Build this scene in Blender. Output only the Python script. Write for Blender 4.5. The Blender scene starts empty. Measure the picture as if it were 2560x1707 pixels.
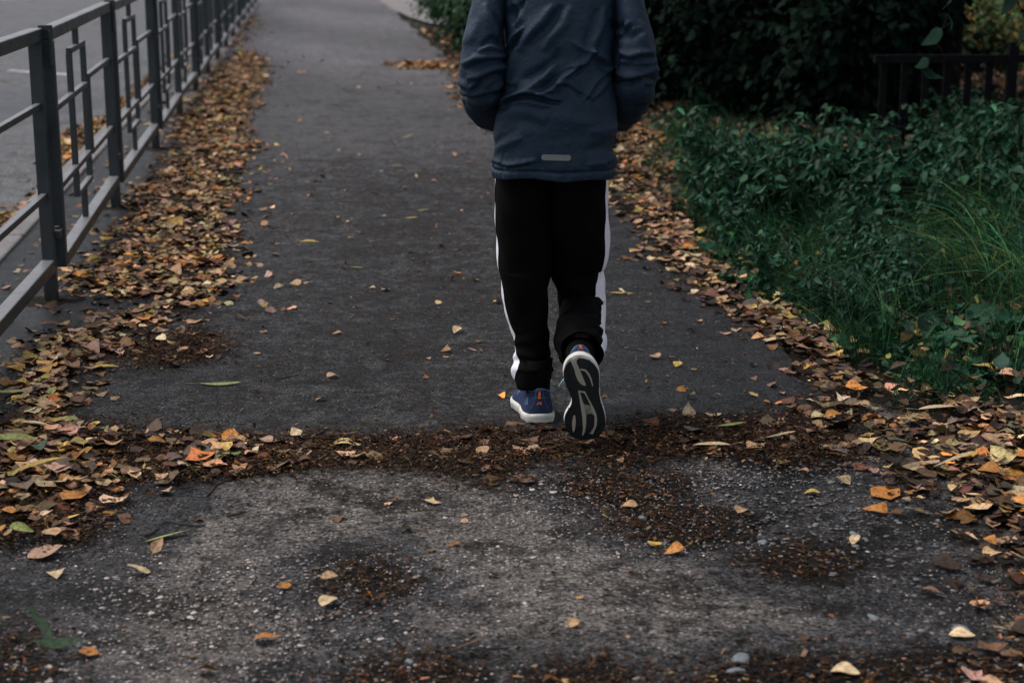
import bpy, bmesh, math, random
import numpy as np
from mathutils import Vector, Matrix
R = math.radians
rng = np.random.default_rng(7)
random.seed(7)
sc = bpy.context.scene
COL = sc.collection

# ------------------------------------------------------------ camera, world, sun, exposure
CAM_H, PITCH, FPX = 1.45, R(13.67), 4267.0
cam_d = bpy.data.cameras.new('camera')
cam = bpy.data.objects.new('camera', cam_d); COL.objects.link(cam)
cam.location = (0, 0, CAM_H); cam.rotation_euler = (R(90) - PITCH, 0, 0)
cam_d.sensor_width = 36; cam_d.lens = 60.0; cam_d.clip_start = .05; cam_d.clip_end = 400
cam_d.dof.use_dof = True; cam_d.dof.focus_distance = 5.05; cam_d.dof.aperture_fstop = 4.0
sc.camera = cam
world = bpy.data.worlds.new('World'); sc.world = world; world.use_nodes = True
wn = world.node_tree.nodes; wl = world.node_tree.links
sky = wn.new('ShaderNodeTexSky'); sky.sky_type = 'NISHITA'; sky.sun_disc = False
SUN_EL, SUN_AZ = R(60), R(-74)          # azimuth from +Y towards +X: light from the left, a little ahead
sky.sun_elevation = SUN_EL; sky.sun_rotation = SUN_AZ
sky.air_density = 1.0; sky.dust_density = 2.0; sky.ozone_density = 1.0
bg = wn['Background']; bg.inputs['Strength'].default_value = .10
hs = wn.new('ShaderNodeHueSaturation'); hs.inputs['Saturation'].default_value = .38     # overcast: nearly colourless sky
wl.new(sky.outputs['Color'], hs.inputs['Color']); wl.new(hs.outputs['Color'], bg.inputs['Color'])
sd = bpy.data.lights.new('sun', 'SUN'); sd.energy = 1.5; sd.angle = R(32); sd.color = (1.0, .95, .9)
sun = bpy.data.objects.new('sun', sd); COL.objects.link(sun)
dv = Vector((math.sin(SUN_AZ) * math.cos(SUN_EL), math.cos(SUN_AZ) * math.cos(SUN_EL), math.sin(SUN_EL)))
sun.rotation_euler = dv.to_track_quat('Z', 'Y').to_euler(); sun.location = dv * 30
sc.view_settings.view_transform = 'Standard'; sc.view_settings.look = 'None'
sc.view_settings.exposure = .75; sc.view_settings.gamma = 1.0

# ------------------------------------------------------------ measuring helpers (photo pixels, 2560 wide -> world)
cP, sP = math.cos(PITCH), math.sin(PITCH)
def ray(px, py):
    a = (px - 1280) / FPX; b = (853.5 - py) / FPX
    return np.array([a, cP + b * sP, -sP + b * cP])
def G(px, py, z=0.0):                    # point of the plane at height z
    r = ray(px, py); t = (z - CAM_H) / r[2]
    return np.array([r[0] * t, r[1] * t, z])
def V(px, py, y):                        # point of the upright plane at distance y
    r = ray(px, py); t = y / r[1]
    return np.array([r[0] * t, y, CAM_H + r[2] * t])
def GD(px, py, z=0.0): return G(px * 1.0884, py * 1.0884, z)

# ------------------------------------------------------------ object helpers
def tag(o, label=None, cat=None, group=None, kind=None):
    if label: o['label'] = label
    if cat: o['category'] = cat
    if group: o['group'] = group
    if kind: o['kind'] = kind
    return o
def empty(name, loc=(0, 0, 0), rz=0):
    o = bpy.data.objects.new(name, None); COL.objects.link(o)
    o.location = loc; o.rotation_euler = (0, 0, rz); o.empty_display_size = .1
    return o
def link_mesh(name, me, mat, parent=None, smooth=False):
    if mat: me.materials.append(mat)
    if smooth: me.polygons.foreach_set('use_smooth', np.ones(len(me.polygons), bool))
    o = bpy.data.objects.new(name, me); COL.objects.link(o)
    if parent: o.parent = parent
    return o
def raw(name, vs, fs, mat, parent=None, smooth=False):
    me = bpy.data.meshes.new(name)
    me.from_pydata([tuple(map(float, v)) for v in vs], [], [tuple(map(int, f)) for f in fs]); me.update()
    return link_mesh(name, me, mat, parent, smooth)
def quads(name, vs, fs, mat, parent=None, smooth=False, col=None):   # fs: (m,4) array
    me = bpy.data.meshes.new(name); n = len(vs); m = len(fs)
    me.vertices.add(n); me.vertices.foreach_set('co', np.asarray(vs, np.float32).ravel())
    me.loops.add(m * 4); me.loops.foreach_set('vertex_index', np.asarray(fs, np.int32).ravel())
    me.polygons.add(m); me.polygons.foreach_set('loop_start', np.arange(0, m * 4, 4, dtype=np.int32))
    me.update(calc_edges=True)
    if col is not None:
        a = me.color_attributes.new('tint', 'FLOAT_COLOR', 'POINT')
        c = np.ones((n, 4), np.float32); c[:, :3] = col
        a.data.foreach_set('color', c.ravel())
    return link_mesh(name, me, mat, parent, smooth)
class MB:
    def __init__(s): s.v = []; s.f = []
    def box(s, p, q, w, h, up=(0, 0, 1)):         # bar from p to q with section w x h
        p = Vector(p); q = Vector(q); d = (q - p).normalized(); up = Vector(up)
        if abs(d.dot(up)) > .95: up = Vector((0, 1, 0)) if abs(d.y) < .9 else Vector((1, 0, 0))
        a = d.cross(up).normalized(); b = a.cross(d).normalized()
        i = len(s.v)
        for c in (p, q):
            for (x, y) in ((-1, -1), (1, -1), (1, 1), (-1, 1)): s.v.append(c + a * x * w / 2 + b * y * h / 2)
        s.f += [(i, i+1, i+2, i+3), (i+7, i+6, i+5, i+4)] + [(i+k, i+4+k, i+4+(k+1) % 4, i+(k+1) % 4) for k in range(4)]
    def tube(s, pts, rs, n=7, caps=True):
        pts = [Vector(p) for p in pts]; i0 = len(s.v)
        for k, p in enumerate(pts):
            d = (pts[min(k+1, len(pts)-1)] - pts[max(k-1, 0)]).normalized()
            u = Vector((1, 0, 0)) if abs(d.x) < .8 else Vector((0, 1, 0))
            a = d.cross(u).normalized(); b = d.cross(a)
            for j in range(n):
                t = 2 * math.pi * j / n; s.v.append(p + (a * math.cos(t) + b * math.sin(t)) * rs[k])
        for k in range(len(pts) - 1):
            for j in range(n):
                a0 = i0 + k * n + j; a1 = i0 + k * n + (j + 1) % n
                s.f.append((a0, a1, a1 + n, a0 + n))
        if caps:
            s.f.append(tuple(i0 + j for j in range(n))[::-1]); s.f.append(tuple(i0 + (len(pts)-1) * n + j for j in range(n)))
    def build(s, name, mat, parent=None, bevel=0, smooth=False):
        o = raw(name, s.v, s.f, mat, parent, smooth)
        if bevel:
            m = o.modifiers.new('bevel', 'BEVEL'); m.width = bevel; m.segments = 2; m.limit_method = 'ANGLE'
        return o
def copy_tree(o, parent=None):
    c = o.copy(); COL.objects.link(c)
    if parent: c.parent = parent
    for ch in list(o.children): copy_tree(ch, c)
    return c

# ------------------------------------------------------------ materials
def mat(name, color=(.5, .5, .5), rough=.7, spec=.4, metal=0):
    m = bpy.data.materials.new(name); m.use_nodes = True
    b = m.node_tree.nodes['Principled BSDF']
    b.inputs['Base Color'].default_value = (*color, 1); b.inputs['Roughness'].default_value = rough
    b.inputs['Specular IOR Level'].default_value = spec; b.inputs['Metallic'].default_value = metal
    return m
class N:                                  # tiny node-graph helper
    def __init__(s, m): s.m = m; s.t = m.node_tree; s.b = s.t.nodes['Principled BSDF']
    def n(s, typ, **k):
        x = s.t.nodes.new(typ)
        for a, v in k.items(): setattr(x, a, v)
        return x
    def l(s, a, b): s.t.links.new(a, b)
    def pos(s):
        if not hasattr(s, '_p'): s._p = s.n('ShaderNodeNewGeometry').outputs['Position']
        return s._p
    def obj(s): return s.n('ShaderNodeTexCoord').outputs['Object']
    def noise(s, scale, detail=4, rough=.6, vec=None, out='Fac'):
        x = s.n('ShaderNodeTexNoise'); x.inputs['Scale'].default_value = scale; x.inputs['Detail'].default_value = detail
        x.inputs['Roughness'].default_value = rough; s.l(vec or s.pos(), x.inputs['Vector']); return x.outputs[out]
    def vor(s, scale, out='Distance', vec=None, feature='F1', rnd=1):
        x = s.n('ShaderNodeTexVoronoi', feature=feature); x.inputs['Scale'].default_value = scale
        x.inputs['Randomness'].default_value = rnd
        s.l(vec or s.pos(), x.inputs['Vector']); return x.outputs[out]
    def ramp(s, fac, stops, interp='LINEAR'):
        x = s.n('ShaderNodeValToRGB'); x.color_ramp.interpolation = interp
        e = x.color_ramp.elements
        while len(e) < len(stops): e.new(.5)
        for i, (p, c) in enumerate(stops):
            e[i].position = p; e[i].color = (c, c, c, 1) if isinstance(c, (int, float)) else (*c, 1)
        s.l(fac, x.inputs['Fac']); return x.outputs['Color']
    def mix(s, fac, a, b, mode='MIX'):
        x = s.n('ShaderNodeMix', data_type='RGBA', blend_type=mode)
        for v, i in ((fac, 0), (a, 6), (b, 7)):
            if isinstance(v, (int, float)): x.inputs[i].default_value = v if i == 0 else (v, v, v, 1)
            elif isinstance(v, tuple): x.inputs[i].default_value = (*v, 1)
            else: s.l(v, x.inputs[i])
        return x.outputs[2]
    def math(s, op, a, b=0.0, c=None):
        x = s.n('ShaderNodeMath', operation=op)
        for i, v in enumerate((a, b) if c is None else (a, b, c)):
            if isinstance(v, (int, float)): x.inputs[i].default_value = v
            else: s.l(v, x.inputs[i])
        return x.outputs[0]
    def attr(s, name, out='Color'):
        x = s.n('ShaderNodeAttribute'); x.attribute_name = name; return x.outputs[out]
    def bump(s, h, strength=.5, dist=.01, base=None):
        x = s.n('ShaderNodeBump'); x.inputs['Strength'].default_value = strength; x.inputs['Distance'].default_value = dist
        s.l(h, x.inputs['Height'])
        if base: s.l(base, x.inputs['Normal'])
        s.l(x.outputs[0], s.b.inputs['Normal']); return x.outputs[0]
    def set(s, name, v):
        if isinstance(v, (int, float)): s.b.inputs[name].default_value = v
        else: s.l(v, s.b.inputs[name])

def leaf_mat(name, rough=.62, spots=.5, trans=.0, spec=.35):
    m = mat(name, rough=rough, spec=spec); g = N(m)
    c = g.attr('tint'); f = g.noise(95, 3, .7)
    k = g.ramp(f, [(.38, 1 - spots), (.56, 1.0)])
    c2 = g.mix(1.0, c, k, 'MULTIPLY')
    g.set('Base Color', c2)
    g.bump(g.noise(160, 2), .35, .003)
    if trans:
        tr = g.n('ShaderNodeBsdfTranslucent'); g.l(c2, tr.inputs['Color'])
        mx = g.n('ShaderNodeMixShader'); mx.inputs[0].default_value = trans
        out = g.t.nodes['Material Output']; g.l(g.b.outputs[0], mx.inputs[1]); g.l(tr.outputs[0], mx.inputs[2]); g.l(mx.outputs[0], out.inputs['Surface'])
    return m
M = {}
M['litter'] = leaf_mat('fallen_leaf', .62, .5, 0, .22)
M['green'] = leaf_mat('green_leaf', .55, .25, .12, .16)
M['shade'] = leaf_mat('dark_shrub_leaf', .7, .3, 0, .06)
M['bark'] = mat('bark', (.010, .009, .007), .95, .1); g = N(M['bark']); g.bump(g.noise(60, 5), .8, .02)
M['wood_dark'] = mat('dark_painted_wood', (.012, .012, .016), .8, .1)
g = N(M['wood_dark']); g.set('Base Color', g.ramp(g.noise(30, 4), [(.3, (.003, .003, .004)), (.7, (.007, .007, .009))]))
M['boards'] = mat('weathered_boards', (.09, .07, .065), .85)
g = N(M['boards']); g.set('Base Color', g.ramp(g.noise(9, 4), [(.3, (.05, .04, .037)), (.7, (.11, .09, .085))]))

# painted steel of the fence
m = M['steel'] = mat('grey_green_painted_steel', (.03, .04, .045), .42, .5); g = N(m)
ch = g.noise(38, 5, .65); blot = g.ramp(ch, [(.60, 0), (.68, 1)])
fine = g.noise(7, 3)
cbase = g.ramp(fine, [(.3, (.015, .024, .028)), (.7, (.026, .037, .043))])
nz = g.n('ShaderNodeNewGeometry'); sz = g.n('ShaderNodeSeparateXYZ'); g.l(nz.outputs['Normal'], sz.inputs[0]); top_sheen = g.ramp(sz.outputs[2], [(.8, 0), (.95, 1)])   # sky reflection painted as a paler colour on upper faces
cb2 = g.mix(g.math('MULTIPLY', blot, .25), cbase, (.07, .06, .055)); rz_ = g.n('ShaderNodeSeparateXYZ'); g.l(g.pos(), rz_.inputs[0])
low = g.ramp(g.math('ADD', rz_.outputs[2], g.math('MULTIPLY', g.noise(26, 5, .7), .16)), [(.10, 1), (.17, 0)]); cb2 = g.mix(low, cb2, (.012, .009, .007))   # mud and rust round the foot
rust = g.ramp(g.noise(13, 8, .8), [(.59, 0), (.62, 1)]); cb2 = g.mix(g.math('MULTIPLY', rust, .8), cb2, (.05, .022, .012))
g.set('Base Color', g.mix(g.math('MULTIPLY', top_sheen, g.ramp(ch, [(.35, .7), (.6, 1)])), cb2, (.16, .155, .16)))
g.set('Roughness', g.ramp(fine, [(.3, .34), (.7, .5)]))
g.bump(g.noise(90, 4), .25, .003)

# asphalt of the path
def asphalt(name, lo, hi, speck, rough, grain=260, dirtcol=(.011, .007, .005), specks=.12, wet=None, spec=.45, patchy=.5):
    m = mat(name, rough=rough, spec=spec); g = N(m)
    big = g.noise(1.3, 5, .6); mid = g.noise(11, 7, .75); fine = g.noise(grain, 4, .8)
    c = g.ramp(g.math('ADD', g.math('MULTIPLY', big, .4), g.math('MULTIPLY', mid, .6)), [(.36, lo), (.64, hi)])
    c = g.mix(1.0, c, g.ramp(fine, [(.40, .22), (.60, 1.9)]), 'MULTIPLY')
    v = g.vor(grain * 1.0, 'Color'); sep = g.n('ShaderNodeSeparateColor'); g.l(v, sep.inputs[0])
    vd = g.vor(grain * 1.0, 'Distance')
    sp = g.math('MULTIPLY', g.ramp(sep.outputs[0], [(1 - specks, 0), (1 - specks * .6, 1)]), g.ramp(vd, [(.25, 1), (.42, 0)]))
    c = g.mix(sp, c, speck)
    wn_ = g.math('ADD', g.math('MULTIPLY', g.attr('worn', 'Fac'), .085), g.math('ADD', g.math('MULTIPLY', g.noise(9, 10, .8), .55), g.math('MULTIPLY', g.noise(34, 6, .7), .45)))   # worn, gritty patches
    c = g.mix(g.ramp(wn_, [(.50, 0), (.585, .95)]), c, g.mix(1.0, c, (.30, .30, .31), 'MULTIPLY'))
    bl = g.ramp(g.math('ADD', g.math('MULTIPLY', g.attr('worn', 'Fac'), .05), g.math('ADD', g.math('MULTIPLY', g.noise(3.2, 5, .6), .6), g.math('MULTIPLY', g.noise(21, 8, .8), .4))), [(.545, 0), (.585, 1)])
    c = g.mix(g.math('MULTIPLY', bl, patchy), c, g.mix(sp, tuple(x * .9 for x in dirtcol), tuple(x * .6 for x in speck)))
    c = g.mix(1.0, c, g.mix(g.attr('far_sheen', 'Fac'), (1.0, 1.0, 1.0), (3.0, 2.95, 3.1)), 'MULTIPLY')  # grazing sky sheen of the far path, put into the colour
    d = g.attr('dirt', 'Fac'); dn = g.noise(26, 6, .7); dn2 = g.noise(5, 4, .6)
    dd = g.math('ADD', d, g.math('ADD', g.math('MULTIPLY', g.math('SUBTRACT', dn, .5), 1.1), g.math('MULTIPLY', g.math('SUBTRACT', dn2, .5), .8)))
    dm = g.ramp(dd, [(.42, 0), (.62, 1)])
    dirt = g.mix(g.noise(140, 3), tuple(x * .5 for x in dirtcol), tuple(x * 1.7 for x in dirtcol))
    c = g.mix(g.math('MULTIPLY', dm, .93), c, dirt)
    w = g.attr('wet', 'Fac'); wd = g.ramp(g.math('ADD', w, g.math('MULTIPLY', g.math('SUBTRACT', g.noise(9, 5), .5), .9)), [(.35, 0), (.65, 1)])
    c = g.mix(g.math('MULTIPLY', wd, .9), c, g.mix(1.0, c, (.35, .37, .42), 'MULTIPLY'))
    g.set('Base Color', c)
    rr = g.math('SUBTRACT', g.ramp(big, [(.3, rough - .08), (.7, rough + .08)]), g.math('MULTIPLY', wd, .30))
    g.set('Roughness', rr)
    g.set('Specular IOR Level', g.math('MULTIPLY', g.ramp(fine, [(.36, .15), (.64, 1.0)]), spec))
    h = g.math('ADD', g.math('MULTIPLY', fine, 1.0), g.math('MULTIPLY', mid, 1.4))
    g.bump(g.math('ADD', h, g.math('MULTIPLY', dm, g.math('MULTIPLY', g.noise(70, 5, .7), 2.2))), .8, .011)
    return m
M['asphalt'] = asphalt('smooth_dark_asphalt', (.0265, .026, .0265), (.062, .0605, .062), (.2, .185, .175), .82, 125, specks=.14, spec=.3)
M['road'] = asphalt('road_asphalt', (.085, .085, .09), (.15, .15, .157), (.3, .3, .3), .8, 70)
# old pavement with exposed pebbles
m = M['old'] = asphalt('worn_pebbly_pavement', (.070, .062, .0565), (.160, .143, .131), (.42, .36, .33), .85, 95, (.009, .006, .004), specks=.25, spec=.2, patchy=.75)
g = N(m)
M['concrete'] = mat('pale_concrete', (.2, .185, .175), .8); g = N(M['concrete'])
g.set('Base Color', g.ramp(g.math('ADD', g.math('MULTIPLY', g.noise(3, 5), .5), g.math('MULTIPLY', g.noise(40, 5), .5)), [(.35, (.11, .1, .1)), (.65, (.22, .2, .2))]))
g.bump(g.noise(120, 4), .4, .004)
m = M['soil'] = mat('dark_soil', (.02, .014, .01), .95, .2); g = N(m)
g.set('Base Color', g.ramp(g.noise(22, 6, .7), [(.35, (.006, .005, .004)), (.7, (.028, .019, .013))])); g.bump(g.noise(40, 6, .7), .9, .03)
M['paint'] = mat('worn_white_paint', (.6, .6, .6), .7); g = N(M['paint'])
g.set('Base Color', g.ramp(g.noise(16, 5, .7), [(.42, (.1, .1, .1)), (.55, (.5, .5, .5))]))

# ------------------------------------------------------------ polygons in the world
def inside(P, poly):
    x, y = P[:, 0], P[:, 1]; r = np.zeros(len(P), bool); n = len(poly)
    for i in range(n):
        (x1, y1), (x2, y2) = poly[i], poly[(i + 1) % n]
        if y1 == y2: continue
        c = ((y1 > y) != (y2 > y)) & (x < (x2 - x1) * (y - y1) / (y2 - y1) + x1)
        r ^= c
    return r
def edge_dist(P, poly):
    d = np.full(len(P), 1e9); n = len(poly)
    for i in range(n):
        a = np.array(poly[i]); b = np.array(poly[(i + 1) % n]); ab = b - a
        t = np.clip(((P - a) @ ab) / max(ab @ ab, 1e-9), 0, 1)
        d = np.minimum(d, np.hypot(*(P - (a + t[:, None] * ab)).T))
    return d
def sdist(P, poly):                     # positive inside
    d = edge_dist(P, poly); return np.where(inside(P, poly), d, -d)
def polyD(pts): return [tuple(GD(*p)[:2]) for p in pts]
def sample(poly, n, jit=.03):
    p = np.array(poly); lo, hi = p.min(0), p.max(0); out = []
    area = abs(sum(poly[i][0] * poly[(i+1) % len(poly)][1] - poly[(i+1) % len(poly)][0] * poly[i][1] for i in range(len(poly)))) / 2
    k = 0
    while k < n:
        q = rng.uniform(lo, hi, (n * 3, 2)); q = q[inside(q, poly)]; out.append(q); k += len(q)
    q = np.concatenate(out)[:n]
    return q + rng.normal(0, jit, q.shape)
def area(poly): return abs(sum(poly[i][0] * poly[(i+1) % len(poly)][1] - poly[(i+1) % len(poly)][0] * poly[i][1] for i in range(len(poly)))) / 2

HEAP = polyD([(0, 870), (90, 790), (160, 765), (230, 735), (290, 705), (200, 680), (135, 660), (180, 610), (250, 560), (300, 500), (320, 440), (370, 395), (400, 350), (390, 300),
              (440, 250), (470, 190), (520, 145), (560, 118), (600, 130), (612, 190), (575, 250), (560, 300), (580, 340), (545, 400), (560, 450), (520, 480), (530, 560), (552, 610), (520, 680), (460, 725),
              (400, 750), (380, 780), (250, 850), (200, 880), (170, 950), (100, 985), (0, 990)])
HEAP_TIP = polyD([(380, 770), (470, 760), (530, 800), (510, 830), (400, 850), (300, 850), (270, 820)])
HEAP_LOW = polyD([(-60, 970), (150, 962), (280, 985), (420, 995), (520, 1015), (620, 1050), (560, 1085), (400, 1100), (290, 1120), (235, 1160), (240, 1215), (190, 1260), (60, 1240), (-60, 1255)])
BAND = polyD([(400, 1000), (560, 1012), (720, 1005), (900, 1005), (1100, 988), (1200, 992), (1320, 1010), (1400, 985), (1500, 962), (1700, 965), (1900, 950), (1960, 1060), (1860, 1075), (1700, 1062),
              (1560, 1050), (1430, 1090), (1330, 1050), (1220, 1070), (1180, 1110), (1110, 1130), (1060, 1100), (880, 1080), (700, 1090), (560, 1105), (420, 1100)])
MUL = [polyD(p) for p in ([(1330, 1060), (1480, 1090), (1560, 1070), (1600, 1120), (1560, 1150), (1690, 1180), (1720, 1230), (1560, 1255), (1400, 1220), (1370, 1160), (1300, 1130)],
       [(770, 1290), (860, 1270), (930, 1310), (950, 1360), (860, 1400), (760, 1370), (740, 1330)],
       [(780, 1530), (880, 1495), (1000, 1505), (1100, 1530), (1130, 1600), (700, 1600)], [(1190, 1530), (1400, 1510), (1480, 1560), (1450, 1600), (1200, 1600)],
       [(1500, 1550), (1750, 1500), (2000, 1520), (2300, 1500), (2352, 1600), (1450, 1600)], [(-50, 1440), (90, 1440), (150, 1600), (-50, 1620)],
       [(1700, 1290), (1850, 1240), (1980, 1290), (1900, 1340), (1760, 1330)])]
WETR = polyD([(1850, 1040), (2050, 1130), (2210, 1200), (2260, 1330), (2300, 1600), (1850, 1600), (1980, 1500), (2050, 1400), (1930, 1330), (1760, 1240), (1640, 1240), (1700, 1120)])
WETL = polyD([(-100, 660), (120, 700), (300, 690), (200, 740), (60, 800), (-100, 860)])
WETL2 = polyD([(-100, 1240), (240, 1200), (460, 1090), (330, 1180), (230, 1280), (160, 1400), (-100, 1450)])
DARKR = polyD([(1400, 480), (1600, 680), (1850, 860), (1880, 940), (1500, 960), (1440, 800), (1400, 640)])
RIGHT = polyD([(1130, 130), (1050, 95), (1035, 150), (1062, 235), (1130, 300), (1405, 400), (1420, 455), (1480, 560), (1500, 600), (1600, 690), (1700, 740), (1780, 790), (1860, 860), (1870, 935), (1960, 990), (1900, 1040), (2030, 1120), (2140, 1170),
               (2230, 1230), (2250, 1350), (2290, 1480), (2330, 1640), (2500, 1640), (2520, 960), (2350, 950), (2180, 905), (2120, 950), (2070, 880), (1950, 850), (1930, 780), (1860, 720), (1720, 690), (1690, 640), (1640, 560), (1560, 470), (1510, 400), (1560, 330), (1450, 270), (1200, 200)])
POT = polyD([(880, 150), (950, 143), (1060, 150), (1100, 165), (1000, 163), (920, 162)])
ROADH = None
FARL = polyD([(560, 118), (600, 60), (590, 30), (545, 60), (520, 110)])

# ------------------------------------------------------------ ground sheets
def sheet(name, xs, ys, zf, material, fields=None, keep=None, parent=None, warp=None):
    X, Y = np.meshgrid(xs, ys); P = np.stack([X.ravel(), Y.ravel()], 1)
    if warp: P = warp(P)
    Z = zf(P) if callable(zf) else np.full(len(P), zf)
    nx, ny = len(xs), len(ys)
    i = np.arange(nx * ny).reshape(ny, nx)
    F = np.stack([i[:-1, :-1], i[:-1, 1:], i[1:, 1:], i[1:, :-1]], -1).reshape(-1, 4)
    if warp:
        ar = np.abs(np.cross(P[F[:, 2]] - P[F[:, 0]], P[F[:, 3]] - P[F[:, 1]])); F = F[ar > 1e-7]
        used = np.unique(F); remap = np.full(len(P), -1); remap[used] = np.arange(len(used)); F = remap[F]; P = P[used]; Z = Z[used]
    if keep is not None:
        C = (P[F[:, 0]] + P[F[:, 2]]) / 2; F = F[keep(C)]
        used = np.unique(F); remap = np.full(len(P), -1); remap[used] = np.arange(len(used))
        F = remap[F]; P = P[used]; Z = Z[used]
    o = quads(name, np.column_stack([P, Z]), F, material, parent, True)
    for k, fn in (fields or {}).items():
        a = o.data.attributes.new(k, 'FLOAT', 'POINT'); a.data.foreach_set('value', fn(P).astype(np.float32))
    return tag(o, kind='structure')
def sstep(d, w): return np.clip(.5 + d / (2 * w), 0, 1)
def fd(P, *polys, w=.12): return np.max([sstep(sdist(P, p), w) for p in polys], 0)
def wobble(a, s=1.0):
    return .03 * np.sin(a * 3.1 * s + 1) + .018 * np.sin(a * 7.7 * s + .4) + .01 * np.sin(a * 17 * s)
FENCE_K = -.1157
def fence_x(y): return -1.82 + FENCE_K * (y - 6.6)
def kerb_x(y): return -2.26 + FENCE_K * (y - 7.46)       # pavement-side edge of the kerb
def right_x(y): return 1.0 - .123 * (y - 5.3) + wobble(y)
ys = np.concatenate([np.arange(1.5, 8, .03), np.arange(8, 16, .08), np.arange(16, 60, .4)])
def path_edge(x): return 4.74 + .03 * x + wobble(x, 1.3) + .06 * np.exp(-((x - .35) / .3) ** 2)
# soil under everything (one sheet to the horizon)
sheet('ground', np.concatenate([[-2.0], np.arange(-1, 7, .15), [9, 14, 30, 120]]), np.concatenate([[-20, 0], np.arange(1.5, 18, .15), [22, 30, 60, 160]]),
      lambda P: -.035 + .04 * np.clip((P[:, 0] - (1.3 - .123 * (P[:, 1] - 5.3))) / 1.5, 0, 1) + .012 * np.sin(P[:, 0] * 5) * np.cos(P[:, 1] * 4), M['soil'])
sheet('old_pavement', np.arange(-2.3, 1.9, .03), np.arange(1.5, 5.2, .03), lambda P: .004 * np.sin(P[:, 0] * 3.3) * np.sin(P[:, 1] * 4.1) + 0, M['old'],
      dict(worn=lambda P: .25 + .45 * fd(P, WETR, WETL2, w=.3), dirt=lambda P: .06 + .74 * fd(P, BAND, HEAP_LOW, *MUL, w=.1) + .35 * fd(P, WETR, w=.2), wet=lambda P: np.clip(.36 + .05 * np.sin(P[:, 0] * 5 + P[:, 1] * 3) + fd(P, WETL2, WETR, *MUL, w=.2), 0, 1)),
      warp=lambda P: np.column_stack([np.clip(P[:, 0], kerb_x(P[:, 1]) + .0, 1.25 + .1 * np.sin(P[:, 1] * 3) + .25 * (4.6 - P[:, 1])), P[:, 1]]))
def path_warp(P):
    y = np.maximum(P[:, 1], path_edge(P[:, 0])); return np.column_stack([np.clip(P[:, 0], kerb_x(y), right_x(y)), y])
pathobj = sheet('path', np.concatenate([np.arange(-7.5, -3.2, .1), np.arange(-3.2, 1.6, .035)]), ys, lambda P: .009 + .003 * np.sin(P[:, 0] * 2.1 + 1) * np.sin(P[:, 1] * 1.7), M['asphalt'],
      dict(dirt=lambda P: .02 + .75 * fd(P, BAND, HEAP_LOW, HEAP_TIP, HEAP, w=.12) + .7 * fd(P, RIGHT, w=.15) + .6 * fd(P, FARL, w=.3) + .5 * fd(P, POT, w=.1),
           worn=lambda P: np.clip(.9 * fd(P, polyD([(760, 380), (1130, 380), (1160, 900), (900, 940), (700, 860), (820, 640)]), w=.8) + .25 - .5 * np.clip((P[:, 1] - 9) / 5, 0, 1), 0, 1), far_sheen=lambda P: np.clip((P[:, 1] - 5.5) / 15, 0, 1) * (.78 + .22 * np.sin(P[:, 1] * .9 + P[:, 0] * 1.7) * np.clip((P[:, 1] - 8) / 6, 0, 1)),  # painted sheen mask, paler with distance
           wet=lambda P: .30 * np.clip(1 - (P[:, 1] - 8) / 6, .2, 1) + .85 * fd(P, WETL, DARKR, w=.35) + .75 * np.clip((fence_x(P[:, 1]) + .35 - P[:, 0]) / .3, 0, 1) * (P[:, 1] < 14)),
      warp=path_warp)
# paler concrete path joining from the right, far ahead
c = [GD(858, -6), GD(895, 20), GD(940, 42), GD(985, 56), GD(1040, 62)]
vs = [(p[0], p[1], .02) for p in c] + [(3.2, 26, .02), (4.5, 60, .02), (c[0][0] - 2.6, 60, .02)]
tag(raw('side_path', vs, [tuple(range(len(vs)))], M['concrete']), kind='structure')
c = [GD(2190, 72), GD(2352, 62), GD(2420, 30), GD(2180, 40)]
tag(raw('side_pavement', [(p[0], p[1], .02) for p in c], [(0, 1, 2, 3)], M['concrete']), kind='structure')
# road beyond the kerb
sheet('road', np.concatenate([np.arange(-14, -1, .12)]), np.concatenate([np.arange(-2, 20, .12), np.arange(20, 90, 1)]), -.10, M['road'],
      dict(dirt=lambda P: np.zeros(len(P)), wet=lambda P: .65 * (np.hypot((P[:, 0] + 5.3) / 1.7, (P[:, 1] - 15.2) / 1.6) < 1) + .35 * np.clip(1 - (kerb_x(P[:, 1]) - P[:, 0]) / .7, 0, 1)),
      keep=lambda C: C[:, 0] < kerb_x(C[:, 1]) - .09)
mb = MB()
for (a, b, w) in (((22, 176), (86, 181), .10), ((126, 184), (172, 187), .09), ((288, 178), (300, 178.5), .09)):
    p, q = G(*a, -.094), G(*b, -.094); mb.v += [(p[0], p[1]-w, -.094), (q[0], q[1]-w, -.094), (q[0], q[1]+w, -.094), (p[0], p[1]+w, -.094)]
    i = len(mb.v) - 4; mb.f.append((i, i+1, i+2, i+3))
p, q = G(-300, 6, -.094), G(560, -14, -.094)
mb.v += [(p[0], p[1], -.094), (q[0], q[1], -.094), (q[0], q[1]+1.2, -.094), (p[0], p[1]+1.2, -.094)]; i = len(mb.v) - 4; mb.f.append((i, i+1, i+2, i+3))
tag(mb.build('road_markings', M['paint']), kind='structure')
# kerb stones
mb = MB(); y = 1.0
while y < 50:
    p = Vector((kerb_x(y) - .075, y, -.075)); y2 = y + 1.0; q = Vector((kerb_x(y2 - .012) - .075, y2 - .012, -.075))
    j = .004 * math.sin(y * 5); mb.box(p + Vector((j, 0, j)), q + Vector((-j, 0, -j)), .15, .2); y = y2
tag(mb.build('kerb', M['concrete'], bevel=.012), kind='structure')
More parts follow.
